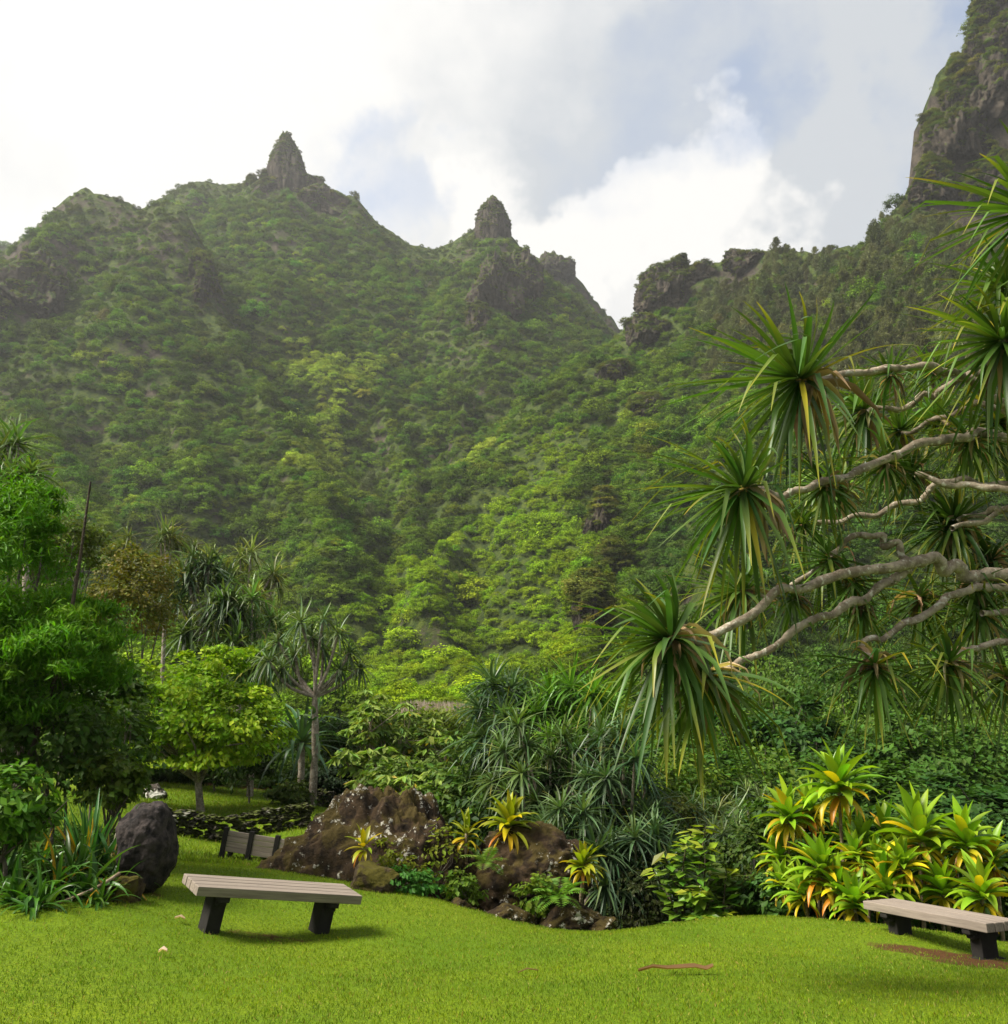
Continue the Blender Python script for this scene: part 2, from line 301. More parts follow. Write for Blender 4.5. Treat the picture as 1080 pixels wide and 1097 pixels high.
RIDGES = [  # pixel polyline with depth; profile (steep slope, for metres, then slope)
 ([(-100,310,680),(60,262,660),(150,236,640),(190,207,635),(215,196,630),(262,192,625),(285,186,620),(308,178,618),(330,190,615),(375,209,612),(400,232,610),(437,264,608),(465,266,605),(492,252,602),(512,242,600),(528,232,598),(545,244,598),(556,264,600),(590,335,590),(640,400,560)], (1.6, 25, 1.15)),
 ([(530,270,720),(560,264,715),(580,274,712),(598,268,710),(615,287,708),(640,317,704),(665,349,700),(720,420,690)], (2.2, 30, 1.1)),
 ([(-150,260,900),(-40,232,890),(0,224,885),(20,232,880),(45,252,875),(120,310,860)], (1.2, 30, 0.8)),
 ([(-250,300,500),(-100,292,490),(-20,279,485),(20,253,482),(55,225,478),(95,200,474),(130,212,470),(150,217,468),(175,205,466),(200,223,462),(215,260,455),(228,298,440),(240,345,420)], (2.0, 34, 1.2)),
 ([(228,298,440),(240,345,420),(290,430,360),(340,510,300),(375,590,230)], (1.2, 16, .95)),
 ([(308,180,617),(330,250,578),(365,320,525),(400,400,450),(425,480,375),(445,560,300),(455,620,230)], (1.6, 22, 1.25)),
 ([(528,234,597),(528,270,570),(515,330,525),(500,400,460),(490,460,400),(480,520,340)], (2.6, 36, 1.2)),
 ([(560,262,597),(575,320,560),(600,380,510),(590,440,440),(540,520,350)], (2.3, 28, 1.25)),
 ([(640,400,470),(620,440,420),(560,505,350),(500,570,280),(450,640,205)], (1.5, 22, 1.3)),
 ([(690,335,450),(672,410,390),(655,480,330),(645,560,250),(632,650,165),(600,730,110)], (2.4, 20, 1.2)),
 ([(830,270,403),(820,400,280),(800,520,190),(780,650,118)], (1.5, 20, 1.2)),
 ([(-20,290,483),(20,400,380),(60,480,290),(120,570,210)], (1.6, 24, 1.25)),
 ([(130,212,470),(150,330,420),(190,420,360),(220,500,300)], (1.5, 22, 1.3)),
 ([(640,398,472),(662,354,462),(690,334,452),(706,308,445),(720,288,440),(745,293,432),(762,279,428),(790,270,420),(830,266,405),(870,270,390),(930,256,370),(960,222,355),(972,195,350)], (1.8, 18, 0.85)),
 ([(972,195,350),(977,138,347),(998,90,343),(1040,14,338),(1100,-70,330),(1250,-150,320),(1500,-200,300)], (6.0, 62, 0.9)),
]
RW = [(np.array([P(*a) for a in r]), pr) for r, pr in RIDGES]
def far_z(xy, want_crest=False):
    z = tps_eval(FAR, xy/100); crest = np.full(len(xy), 1e9); n3 = np.c_[xy, np.zeros(len(xy))]
    gul = fbm(n3*np.array([1/70, 1/160, 0]), 1., 3, .5, True); amp = np.clip((xy[:, 1]-55)/160, 0, 1); z = z+gul*25*amp-3-84*np.clip((xy[:, 1]-85)/230, 0, 1)
    wob = fbm(n3, 1/45., 3)*9
    rz = np.full(len(xy), -1e3)
    xy = xy+np.c_[fbm(n3+31, 1/55., 3), fbm(n3+77, 1/55., 3)]*7
    for ri, (L, (a, dk, b)) in enumerate(RW):
        for p, q in zip(L[:-1], L[1:]):
            e = q[:2]-p[:2]; t = np.clip(((xy-p[:2])@e)/(e@e), 0, 1); dd = np.linalg.norm(xy-p[:2]-t[:, None]*e, axis=1)
            dd = np.maximum(dd+wob*np.clip(dd/30, 0, 1), 0); h = p[2]+(q[2]-p[2])*t-np.where(dd < dk, a*dd, a*dk+b*(dd-dk))
            rz = np.maximum(rz, h); crest = np.minimum(crest, dd if ri in (0, 1, 2, 3, 13, 14) else dd+18)
    d = rz-z; k = 1+6*amp; z = z+np.where(d > 40, d, k*np.log1p(np.exp(np.clip(d, -60, 40)/k)))
    z = z+fbm(n3, 1/14., 4, .55)*2.2*np.clip(crest/12, .25, 1)
    return (z, crest) if want_crest else z
def ground(x, y):
    x = np.atleast_1d(np.asarray(x, float)); y = np.atleast_1d(np.asarray(y, float)); xy = np.c_[x, y]
    t = np.clip((y-34)/18, 0, 1); t = t*t*(3-2*t)
    zn = tps_eval(NEAR, np.c_[np.clip(x, -25, 25), np.minimum(y, 60)]) if (t < 1).any() else 0
    zf = far_z(xy) if (t > 0).any() else 0
    return zn*(1-t)+zf*t
def g1(x, y): return float(ground(x, y)[0])
# near sheet
xs = np.arange(-24, 26.1, .2); ys = np.arange(-6, 50.1, .2); X, Y = np.meshgrid(xs, ys)
Z = ground(X.ravel(), Y.ravel())
SOIL = [(P(1000,1019,10.5), .8, .3, -.55), (P(1062,1036,9.9), .7, .36, -.4), (P(285,1006,10.1), .75, .22, .1), (P(140,955,10.8), .6, .3, 0)]
sv_ = np.zeros(len(Z))
for p, a, b, yaw in SOIL:
    dx, dy = X.ravel()-p[0], Y.ravel()-p[1]; u = dx*math.cos(yaw)+dy*math.sin(yaw); v = -dx*math.sin(yaw)+dy*math.cos(yaw)
    sv_ = np.maximum(sv_, np.exp(-((u/a)**2+(v/b)**2)*.7)*(.62 if p[0] < -1 else .85))
# under the shrubs beyond the lawn's edge the ground is earth
def bed(x, y):
    r = np.clip((y-(13.9+.15*np.sin(x*2)))/.5, 0, 1)*(x > .2); r = np.maximum(r, np.clip((y-14.5)/.6, 0, 1)*(x > -1.2)*(x <= .2))
    r = np.maximum(r, np.clip((-4.0-.18*(y-9.5)-x)/.4, 0, 1)*(y > 9.75+.12*np.sin(3*x))*(y < 15)); r = np.maximum(r, np.clip((y-29)/2, 0, 1)); return r
sv_ = np.maximum(sv_, bed(X.ravel(), Y.ravel())*.95)
C = np.c_[sv_, sv_*0, sv_*0]
structure(link('lawn', np_mesh('lawn', np.c_[X.ravel(), Y.ravel(), Z], grid_faces(len(xs), len(ys)), C, M['lawn'], True)))
soil_grid = sv_.reshape(X.shape)
def soil_at(x, y): return soil_grid[np.clip(((y+6)/.2).astype(int), 0, len(ys)-1), np.clip(((x+24)/.2).astype(int), 0, len(xs)-1)]
# far terrain
fx = np.arange(-480, 481, 2.4); fy = np.concatenate([np.arange(36, 200, 2.), np.arange(200, 960, 2.4)]); X, Y = np.meshgrid(fx, fy)
xy = np.c_[X.ravel(), Y.ravel()]; Z, CR = far_z(xy, True); tt = np.clip((xy[:, 1]-34)/18, 0, 1); tt = tt*tt*(3-2*tt)
zn = tps_eval(NEAR, np.c_[np.clip(xy[:, 0], -25, 25), np.minimum(xy[:, 1], 60)]); Z = np.where(tt < 1, zn*(1-tt)+Z*tt-.35, Z)
TV = np.c_[xy, Z]; TN_ = np.dstack(np.gradient(Z.reshape(X.shape), fy, fx)); TNZ = 1/np.sqrt(1+(TN_**2).sum(-1))
structure(link('mountain', np_mesh('mountain', TV, grid_faces(len(fx), len(fy)), None, M['cliff'], True)))
# ------------------------------------------------------------------ haze: one closed box of even air round everything
def box_obj(name, lo, hi, mat):
    V = np.array([[x, y, z] for z in (lo[2], hi[2]) for y in (lo[1], hi[1]) for x in (lo[0], hi[0])], float)
    Q = [[0, 2, 3, 1], [4, 5, 7, 6], [0, 1, 5, 4], [2, 6, 7, 3], [0, 4, 6, 2], [1, 3, 7, 5]]
    return link(name, np_mesh(name, V, np.array(Q), None, mat, False))
hm, n = new_mat('valley air')
n('ShaderNodeOutputMaterial', {1: n('ShaderNodeVolumePrincipled', {'Color': (.97, .985, 1, 1), 'Density': .00015, 'Anisotropy': .35}).outputs[0]})
hz = box_obj('haze', (-492, -14, TV[:, 2].min()-1.2), (492, 975, TV[:, 2].max()+14), hm); hz['kind'] = 'stuff'
# ------------------------------------------------------------------ cliffs and pinnacles: rough rock masses standing in the slopes
def rock_mass(r=(1, 1, 1), seed=0, sub=6, cuts=14, amp=.12, colz=0., fr=1.6, top=None):
    bm = bmesh.new(); bmesh.ops.create_icosphere(bm, subdivisions=sub, radius=1); me = bpy.data.meshes.new('rock'); bm.to_mesh(me); bm.free()
    v = np.empty(len(me.vertices)*3, np.float32); me.vertices.foreach_get('co', v); v = v.reshape(-1, 3).astype(float)
    q = np.random.default_rng(seed)
    for _ in range(cuts):
        nrm = unit(q.normal(size=3)); h = q.uniform(.55, .9); d = v@nrm-h; v -= np.maximum(d, 0)[:, None]*nrm*.92
    o = q.uniform(0, 99, 3); s = v*np.array([1, 1, .35 if colz else 1])*fr
    nn = fbm(s+o, 1.5, 6, .55)*amp+fbm(v+o, 1.1, 2)*amp*1.2-np.abs(fbm(s+o+9, 3.2, 4))*amp*.7*(1.6 if colz else .6)
    v *= (1+nn)[:, None]
    if top is not None: v[:, :2] *= (1-(1-top)*np.clip((v[:, 2]+.6)/1.6, 0, 1.)**1.3)[:, None]
    v *= np.asarray(r); me.vertices.foreach_set('co', v.astype(np.float32).ravel()); me.polygons.foreach_set('use_smooth', np.ones(len(me.polygons), bool)); me.update(); return me
CRAGS = []
def hit(px, py):
    d = ray(px, py); Ys = np.arange(70, 900, 1.5); q = np.array([0, 0, CAMZ])+d*(Ys/d[1])[:, None]; z = far_z(q[:, :2]); i = np.argmax(z > q[:, 2]); return Ys[i] if (z > q[:, 2]).any() else None
def crag(px, py, Y, w, h, dp, seed, name='cliff', top=.8, tilt=0., cuts=10, amp=.17):
    if name == 'cliff': Y = min(Y, (hit(px, py) or Y)+dp*.25)
    CRAGS.append((P(px, py, Y), w*Y/F/2, dp, h*Y/F/2))
    me = rock_mass((w*Y/F/2, dp, h*Y/F/2), seed, 6, cuts, amp, 1, 2.2, top); me.materials.append(M['cliff'])
    o = structure(link(name, me, None, P(px, py, Y))); o.rotation_euler = (0, tilt, 0); return o
crag(307, 196, 617, 66, 136, 18, 9, 'pinnacle', .36, -.05, 1, .12); crag(528, 250, 598, 48, 92, 15, 12, 'pinnacle', .72, 0, 1, .12)
crag(288, 199, 618, 44, 40, 10, 61, 'cliff', .6); crag(331, 201, 614, 46, 44, 10, 62, 'cliff', .6); crag(345, 222, 611, 80, 60, 14, 13, 'cliff'); crag(597, 290, 708, 56, 48, 18, 14, 'cliff'); crag(270, 196, 622, 20, 18, 6, 15, 'cliff', .7)
for a in [(532,325,562,74,130,24,21),(556,306,575,60,110,20,22),(512,350,555,40,60,14,51),(40,325,462,100,120,24,23),(-20,340,455,80,120,20,24),(222,312,436,34,76,12,25),(215,290,447,26,50,12,31),
          (712,320,438,74,78,14,26),(745,300,432,80,46,12,27),(690,360,436,66,64,16,28),(800,285,424,70,44,12,29),(726,292,436,44,40,9,41),
          (655,405,395,60,50,14,32),(648,560,246,50,74,10,33),(634,655,168,42,90,8,34),(655,600,225,36,60,8,35),(690,440,360,50,44,12,36),
          (1024,160,346,84,120,18,37),(1050,110,338,90,110,22,38),(1020,105,344,50,70,14,39),(1075,200,330,90,90,18,40),(1085,40,332,90,90,16,42),(1030,98,343,40,90,9,43),(1050,55,341,48,90,9,44),(1064,18,338,56,80,9,45),(1000,150,347,30,80,8,46),(1002,205,345,70,80,12,47),(1050,215,338,80,70,12,48)]: crag(*a)
# ------------------------------------------------------------------ forest on the slopes (one mass per kind of canopy)
protos = bpy.data.collections.new('canopy shapes')           # source meshes for the scatter
def hidden(name, mesh, coll): o = bpy.data.objects.new(name, mesh); coll.objects.link(o); return o
def crown_mesh(name, N, leaf, K, cl, rad=(1, 1, .62), bottom=-.25, asp=.62, upb=1.2, seed=0, hollow=.55, mat='canopy'):
    r = np.random.default_rng(seed); m = MB(); p, o, k = cloud_pts(N, rad, r, hollow, K, cl, bottom)
    nr = unit(o*.7+r.normal(0, .55, (N, 3))+np.array([0, 0, upb])); cv = r.normal(1, .16, K*3)[k][:, None]
    kites(m, p, leaf*r.uniform(.7, 1.3, N), np.clip(np.ones((N, 3))*cv*r.normal(1, .12, (N, 1)), .4, 1.8), nr, asp, r, unit(o*[1, 1, .2]+r.normal(0, .5, (N, 3))))
    return m.mesh(name, M[mat])
broad = [hidden('broad canopy %d' % i, crown_mesh('broad canopy', 1700, .13, 44, .15, (1, 1, .78), -.35, seed=i), bpy.data.collections.new('bc%d' % i)) for i in range(4)]
def iron_mesh(name, seed):
    r = np.random.default_rng(seed); m = MB(); K = 70; t = r.uniform(0, 1, K); a = r.uniform(0, 6.28, K)
    b = np.c_[np.zeros(K), np.zeros(K), t*1.7]; d = unit(np.c_[np.cos(a), np.sin(a), .55+.8*t]); L = (1.08-t**1.8)*.6+.1
    i = np.repeat(np.arange(K), 22); f = r.uniform(.25, 1, len(i)); p = b[i]+d[i]*(L[i]*f)[:, None]+r.normal(0, .05, (len(i), 3))
    dd = unit(d[i]*.7+r.normal(0, .5, (len(i), 3))+np.array([0, 0, .1])); kites(m, p, r.uniform(.14, .28, len(i)), np.ones((len(i), 3))*r.normal(1, .2, (len(i), 1)).clip(.5, 1.6), None, .16, r, dd, .1)
    tube(m, [(0, 0, -.3), (.02, 0, .8), (0, .03, 1.75)], [.035, .025, .006], (1.2, .9, .8), 5, 0)
    for j in range(0, K, 3): tube(m, [b[j], b[j]+d[j]*L[j]*.9], [.012, .004], (1.2, .9, .8), 3, 0)
    return m.mesh(name, M['canopy'])
iron = [hidden('ironwood %d' % i, iron_mesh('ironwood', 40+i), bpy.data.collections.new('ic%d' % i)) for i in range(3)]
def scatter(name, protos, pts, scl, tint, kindix, sq=None):
    me = bpy.data.meshes.new(name); N = len(pts); me.vertices.add(N); me.vertices.foreach_set('co', pts.astype(np.float32).ravel())
    def at(nm, typ, dat, key):
        a = me.attributes.new(nm, typ, 'POINT'); a.data.foreach_set(key, np.ascontiguousarray(dat).ravel())
    at('rot', 'FLOAT_VECTOR', np.c_[rng.normal(0, .12, N), rng.normal(0, .12, N), rng.uniform(0, 6.28, N)].astype(np.float32), 'vector')
    at('scl', 'FLOAT_VECTOR', scl.astype(np.float32), 'vector'); at('tint', 'FLOAT_COLOR', np.c_[tint, np.ones(N)].astype(np.float32), 'color'); at('pick', 'INT', kindix.astype(np.int32), 'value')
    o = link(name, me); o['kind'] = 'stuff'
    g = bpy.data.node_groups.new(name, 'GeometryNodeTree'); g.interface.new_socket('Geometry', in_out='INPUT', socket_type='NodeSocketGeometry'); g.interface.new_socket('Geometry', in_out='OUTPUT', socket_type='NodeSocketGeometry')
    n = NT(g); gi = n('NodeGroupInput').outputs[0]; j = n('GeometryNodeJoinGeometry')
    pk = n('GeometryNodeInputNamedAttribute', {'Name': 'pick'}, data_type='INT').outputs[0]
    rt = n('GeometryNodeInputNamedAttribute', {'Name': 'rot'}, data_type='FLOAT_VECTOR').outputs[0]; sc = n('GeometryNodeInputNamedAttribute', {'Name': 'scl'}, data_type='FLOAT_VECTOR').outputs[0]
    for i, po in enumerate(protos):
        oi = n('GeometryNodeObjectInfo', {'As Instance': True}); oi.inputs['Object'].default_value = po
        cmp_ = n('FunctionNodeCompare', data_type='INT', operation='EQUAL'); g.links.new(pk, cmp_.inputs[2]); cmp_.inputs[3].default_value = i
        ip = n('GeometryNodeInstanceOnPoints', {'Points': gi, 'Selection': cmp_.outputs[0], 'Instance': oi.outputs['Geometry'], 'Rotation': rt, 'Scale': sc}); g.links.new(ip.outputs[0], j.inputs[0])
    n('NodeGroupOutput', {0: j.outputs[0]}); md = o.modifiers.new('scatter', 'NODES'); md.node_group = g; return o
def sample_far(x, y):
    i = np.clip(np.searchsorted(fy, y)-1, 0, len(fy)-2); j = np.clip(((x-fx[0])/2.4).astype(int), 0, len(fx)-2); u = np.clip((x-fx[j])/2.4, 0, 1); v = np.clip((y-fy[i])/(fy[i+1]-fy[i]), 0, 1)
    def bl(A): return A[i, j]*(1-u)*(1-v)+A[i, j+1]*u*(1-v)+A[i+1, j]*(1-u)*v+A[i+1, j+1]*u*v
    return bl(Z.reshape(X.shape)), bl(TNZ), CR.reshape(X.shape)[i, j], bl(TN_[..., 1]), bl(TN_[..., 0])
PTS = []
for y0, y1, sp in ((58, 100, 2.6), (100, 170, 3.), (170, 300, 2.9), (300, 720, 3.2), (720, 905, 6.)):
    gx, gy = np.meshgrid(np.arange(-478, 478, sp), np.arange(y0, y1, sp)); p = np.c_[gx.ravel(), gy.ravel()]+rng.uniform(-.5, .5, (gx.size, 2))*sp
    z, nz, cr, sx, sy = sample_far(p[:, 0], p[:, 1]); qx, qy = pix(np.c_[p, z+3])
    face = (-sx*-p[:, 0]+-sy*-p[:, 1]+(CAMZ-z))/np.linalg.norm(np.c_[p, z], axis=1)*nz
    ok = (qx > -130)&(qx < 1210)&(qy > -120)&(qy < 960)&(face > -.14); PTS.append(np.c_[p, z, nz, cr, qx, qy][ok])
PTS = np.concatenate(PTS); inc = np.zeros(len(PTS), bool)
for c_, a_, b_, h_ in CRAGS: inc |= (((PTS[:, :3]-c_)/np.array([a_, b_+3, h_])/1.05)**2).sum(1) < 1
PTS = PTS[~inc|(rng.random(len(PTS)) < .12)]; px_, py_ = PTS[:, 5], PTS[:, 6]; Np = len(PTS)
lo = fbm(PTS[:, :3], 1/38., 3); hi_ = fbm(PTS[:, :3]+200, 1/9., 2)
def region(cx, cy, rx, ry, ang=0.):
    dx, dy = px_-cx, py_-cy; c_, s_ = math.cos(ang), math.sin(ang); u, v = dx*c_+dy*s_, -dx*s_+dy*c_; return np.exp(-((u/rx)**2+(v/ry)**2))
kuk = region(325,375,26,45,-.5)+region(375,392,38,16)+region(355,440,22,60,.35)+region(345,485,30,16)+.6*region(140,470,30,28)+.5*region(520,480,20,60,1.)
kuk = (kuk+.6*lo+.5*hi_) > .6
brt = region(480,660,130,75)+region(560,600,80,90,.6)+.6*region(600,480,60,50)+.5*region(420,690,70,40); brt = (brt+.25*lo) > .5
irw = region(950,300,170,85,.45)+.9*region(830,340,120,75)+.8*region(1040,330,90,130)+.8*region(1040,760,60,60)+.5*region(960,420,90,60); irw = ((irw+.4*lo+.5*hi_) > .55)&(rng.random(Np) < .62)
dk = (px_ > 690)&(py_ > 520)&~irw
base = vary((.10, .165, .011), Np, .24, hue=.12)*(1+.35*lo[:, None])
base[hi_ > .42] *= np.array([1.25, 1.2, .9]); base[hi_ < -.45] *= np.array([.6, .72, .85])
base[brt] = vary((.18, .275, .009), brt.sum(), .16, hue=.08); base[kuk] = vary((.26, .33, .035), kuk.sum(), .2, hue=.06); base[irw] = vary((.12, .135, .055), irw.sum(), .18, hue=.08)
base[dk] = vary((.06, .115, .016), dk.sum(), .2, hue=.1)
cz = np.clip(PTS[:, 4]/22, .34, 1); steep = np.clip((PTS[:, 3]-.22)/.2, 0, 1)
keep = rng.random(Np) < (.12+.88*steep)*np.where(PTS[:, 4] < 4, .7, 1)
top = (PTS[:, 4] < 16)&~irw; base[top] = base[top]*.5+vary((.085, .095, .028), top.sum(), .2)*.5
sz = np.where(brt, 1.5, 1.95)*rng.lognormal(0, .38, Np)*(.45+.55*cz)*(.6+.4*steep); sz = np.where(kuk, np.maximum(sz, 2.2), sz); sz[PTS[:, 1] < 170] *= .8; sz[PTS[:, 1] < 100] *= .85
hh = rng.uniform(.75, 1.25, Np)
sz = np.where(irw, 3.6*rng.lognormal(-.05, .35, Np), sz)
lift = np.where(irw, -.3, .35)*sz
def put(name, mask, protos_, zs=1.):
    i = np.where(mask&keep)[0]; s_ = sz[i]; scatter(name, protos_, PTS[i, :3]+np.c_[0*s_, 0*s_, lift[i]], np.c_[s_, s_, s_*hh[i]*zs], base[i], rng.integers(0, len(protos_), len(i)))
    print(name, len(i))
cp, cs = [], []
for o in [o for o in COL.objects if o.get('kind') == 'structure' and o.name.split('.')[0] in ('cliff', 'pinnacle')]:
    me = o.data; V = np.empty(len(me.vertices)*3, np.float32); me.vertices.foreach_get('co', V); Nn = np.empty(len(V), np.float32); me.vertices.foreach_get('normal', Nn); V = V.reshape(-1, 3); Nn = Nn.reshape(-1, 3)
    R = np.array(o.rotation_euler.to_matrix()); q = V@R.T+np.array(o.location); nn_ = Nn@R.T; t = fbm(q, .06, 3); k = (rng.random(len(q)) < (.2 if 'pinnacle' in o.name else .055 if o.location.y > 380 or o.location.x < 60 else .11)*np.clip((nn_[:, 2]+.12+.5*t)*2, 0, 1))&(q[:, 1] < o.location.y+4); cp.append(q[k]); cs.append(rng.lognormal(0, .4, k.sum())*(.7 if 'pinnacle' in o.name else 1.15))
cp = np.concatenate(cp); cs = np.concatenate(cs); scatter('cliff_scrub', broad, cp, np.c_[cs, cs, cs*.7], vary((.12, .145, .024), len(cp), .25, hue=.14), rng.integers(0, 4, len(cp)))
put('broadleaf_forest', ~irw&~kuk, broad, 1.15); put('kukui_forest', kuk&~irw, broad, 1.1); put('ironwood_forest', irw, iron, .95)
# ------------------------------------------------------------------ rocks and walls
def boulder(name, px, py, Y, r, seed, mat, label, cat='boulder', group=None, cuts=12, amp=.17, sub=6, rz=0., rx=0., top=None):
    me = rock_mass(r, seed, sub, cuts, amp, 0, 1.5, top); me.materials.append(M[mat]); o = link(name, me, None, P(px, py, Y)); o.rotation_euler = (rx, 0, rz)
    return tag(o, label, cat, group)
boulder('boulder', 430, 984, 14.6, (2.7, 1.5, 1.85), 26, 'rock_big', 'huge rust brown mossy boulder with pale lichen behind the left bench', cuts=9, amp=.2, top=.5, sub=7)
boulder('boulder', 572, 945, 14.4, (.95, .7, .8), 25, 'rock_big', 'brown boulder with rows of lichen spots at the right of the huge one', amp=.14)
boulder('boulder', 156, 908, 10.9, (.35, .42, .48), 36, 'rock_dark', 'smooth dark upright boulder standing in the left garden bed', cuts=2, amp=.075)
boulder('rock', 134, 957, 10.3, (.22, .2, .2), 41, 'rock_moss', 'small mossy rock at the foot of the dark upright boulder', 'rock', sub=5)
boulder('rock', 397, 942, 12.95, (.38, .3, .24), 52, 'rock_moss', 'rounded rock with a pale lichen cap right of the left bench', 'rock', sub=5, cuts=8, amp=.08)
boulder('rock', 163, 853, 25, (.34, .3, .3), 61, 'rock_pale', 'white lichened rock on the upper lawn under the lime tree', 'rock', sub=5)
for i, (px, py, Y, r, lab) in enumerate([(492, 980, 13.1, (.3, .3, .2), 'low brown lichened rock at the crest of the lawn below the huge boulder'),
    (545, 986, 13.2, (.42, .32, .24), 'broad flat rock between two rocks along the crest of the lawn'), (612, 984, 13.3, (.5, .36, .3), 'knobbly dark rock with white lichen under the fern'),
    (648, 992, 13.1, (.26, .24, .16), 'little lichened rock at the right end of the row of rocks')]):
    boulder('rock', px, py, Y, r, 70+i, 'rock_big', lab, 'rock', 'rocks along the crest of the lawn', sub=5)
for i, (px, py, Y, lab) in enumerate([(187, 902, 17.6, 'fist sized pale stone on the grass by the low wall'), (183, 909, 16.6, 'small brown stone on the grass beside the dark boulder')]):
    boulder('stone', px, py, Y, (.09, .08, .06), 80+i, 'rock_pale', lab, 'stone', sub=3)
def stone_wall(pts, label, seed, courses=3, sz=.155):
    r = np.random.default_rng(seed); bm = bmesh.new(); b0 = pts[0]
    for p, q in zip(pts[:-1], pts[1:]):
        L = (q-p).length; k = int(L/(sz*1.25))
        for c_ in range(courses):
            for i in range(k):
                w = p.lerp(q, (i+.5*(c_ % 2)+r.uniform(-.2, .2))/k); s_ = sz*r.uniform(.55, .95)
                nb = bmesh.ops.create_icosphere(bm, subdivisions=3, radius=1)['verts']; ps = r.uniform(0, 99, 3); arr = np.array([v.co[:] for v in nb])
                for _ in range(6): nn = unit(r.normal(size=3)); h = r.uniform(.55, .8); arr -= np.maximum(arr@nn-h, 0)[:, None]*nn
                arr *= (1+fbm(arr*1.6+ps, 1, 3)*.18)[:, None]*np.array([s_*1.05, s_*.9, s_*.72]); gz = g1(w.x, w.y)
                for v, a in zip(nb, arr): v.co = Vector(a)+Vector((w.x+r.uniform(-.05, .05)-b0.x, w.y+r.uniform(-.06, .06)-b0.y, gz+.06+c_*sz*.95+.02-b0.z))
    me = bpy.data.meshes.new('stone_wall'); bm.to_mesh(me); bm.free(); me.materials.append(M['rock_wall'])
    return tag(link('stone_wall', me, None, b0), label, 'wall')
def gp(px, py, Y): v = P(px, py, Y); return Vector((v[0], Y, g1(v[0], Y)))
stone_wall([gp(150, 905, 18.4), gp(235, 905, 18.85), gp(262, 900, 19.05), gp(330, 893, 19.3), gp(350, 893, 19.3)], 'low mossy dry stone wall crossing the lawn behind the third bench', 5)
stone_wall([gp(322, 862, 27), gp(365, 858, 27.5), gp(405, 850, 28)], 'short dry stone wall beyond the pandanus with the pale trunk', 6, 3, .2)
# ------------------------------------------------------------------ benches
def box(bm, c, s, bev=.008, taper=1.):
    v = bmesh.ops.create_cube(bm, size=1)['verts']
    for q in v:
        k = taper if q.co.z > 0 else 1
        q.co = Vector((q.co.x*s[0]*k+c[0], q.co.y*s[1]*k+c[1], q.co.z*s[2]+c[2]))
    if bev:
        e = list({e for q in v for e in q.link_edges}); bmesh.ops.bevel(bm, geom=e, offset=bev, segments=2, affect='EDGES', profile=.6)
def bm_obj(name, bm, mat, parent, loc=None):
    me = bpy.data.meshes.new(name); bm.to_mesh(me); bm.free(); me.materials.append(M[mat]); return link(name, me, parent, loc)
def bench(loc, yaw, tx, ty, label, blocks):
    t = thing('bench', loc, label, 'bench'); t.rotation_mode = 'QUATERNION'
    t.rotation_quaternion = (Matrix.Rotation(yaw, 3, 'Z')@Matrix.Rotation(ty, 3, 'Y')@Matrix.Rotation(tx, 3, 'X')).to_quaternion()
    bm = bmesh.new()
    for i in range(4): box(bm, (random.uniform(-.004, .004), -.173+.1155*i, .415+random.uniform(-.002, .002)), (1.8, .109, .09), .009)
    bm_obj('seat', bm, 'wood', t)
    for s_ in (-1, 1):
        bm = bmesh.new(); box(bm, (s_*.6, 0, .14), (.15, .21, .46), .012); lg = bm_obj('leg', bm, 'leg', t)
        bm = bmesh.new(); box(bm, (s_*.6, 0, .342), (.11, .43, .058), .014); box(bm, (s_*.6, 0, .29), (.106, .34, .05), .02); bm_obj('bracket', bm, 'leg', lg)
        if blocks: bm = bmesh.new(); box(bm, (s_*.6, 0, .02), (.2, .36, .13), .03); bm_obj('foot', bm, 'leg', lg)
    return t
bench((-2.43, 10.22, -.24), math.radians(37.3), math.radians(8.6), math.radians(8.3), 'weathered wooden bench without a back on the lawn before the huge boulder', False)
bench((4.73, 10.9, -.61), math.radians(-70.5), math.radians(.6), math.radians(-2.2), 'weathered wooden bench without a back on bare soil beside the ti plants', True)
p = P(236, 924, 16.6); t = thing('bench', (p[0], 16.6, p[2]), 'wooden bench with slatted back and black posts half hidden by the huge boulder', 'bench', rz=math.radians(-4)); t.rotation_euler[1] = math.radians(8)
bm = bmesh.new()
for i in range(4):
    for k in range(3): box(bm, (.225+.45*k, 0, .23+.085*i), (.365, .045, .078), .006)
bm_obj('backrest', bm, 'wood', t); bm = bmesh.new()
for i in range(4): box(bm, (.675, .12+.105*i, .2), (1.4, .095, .05), .006)
bm_obj('seat', bm, 'wood', t)
for k in range(4): bm = bmesh.new(); box(bm, (.45*k, 0, .2), (.085, .075, .74), .01); bm_obj('post', bm, 'leg', t)
for k in (0, 3): bm = bmesh.new(); box(bm, (.45*k, .42, .05), (.085, .075, .26), .01); bm_obj('leg', bm, 'leg', t)
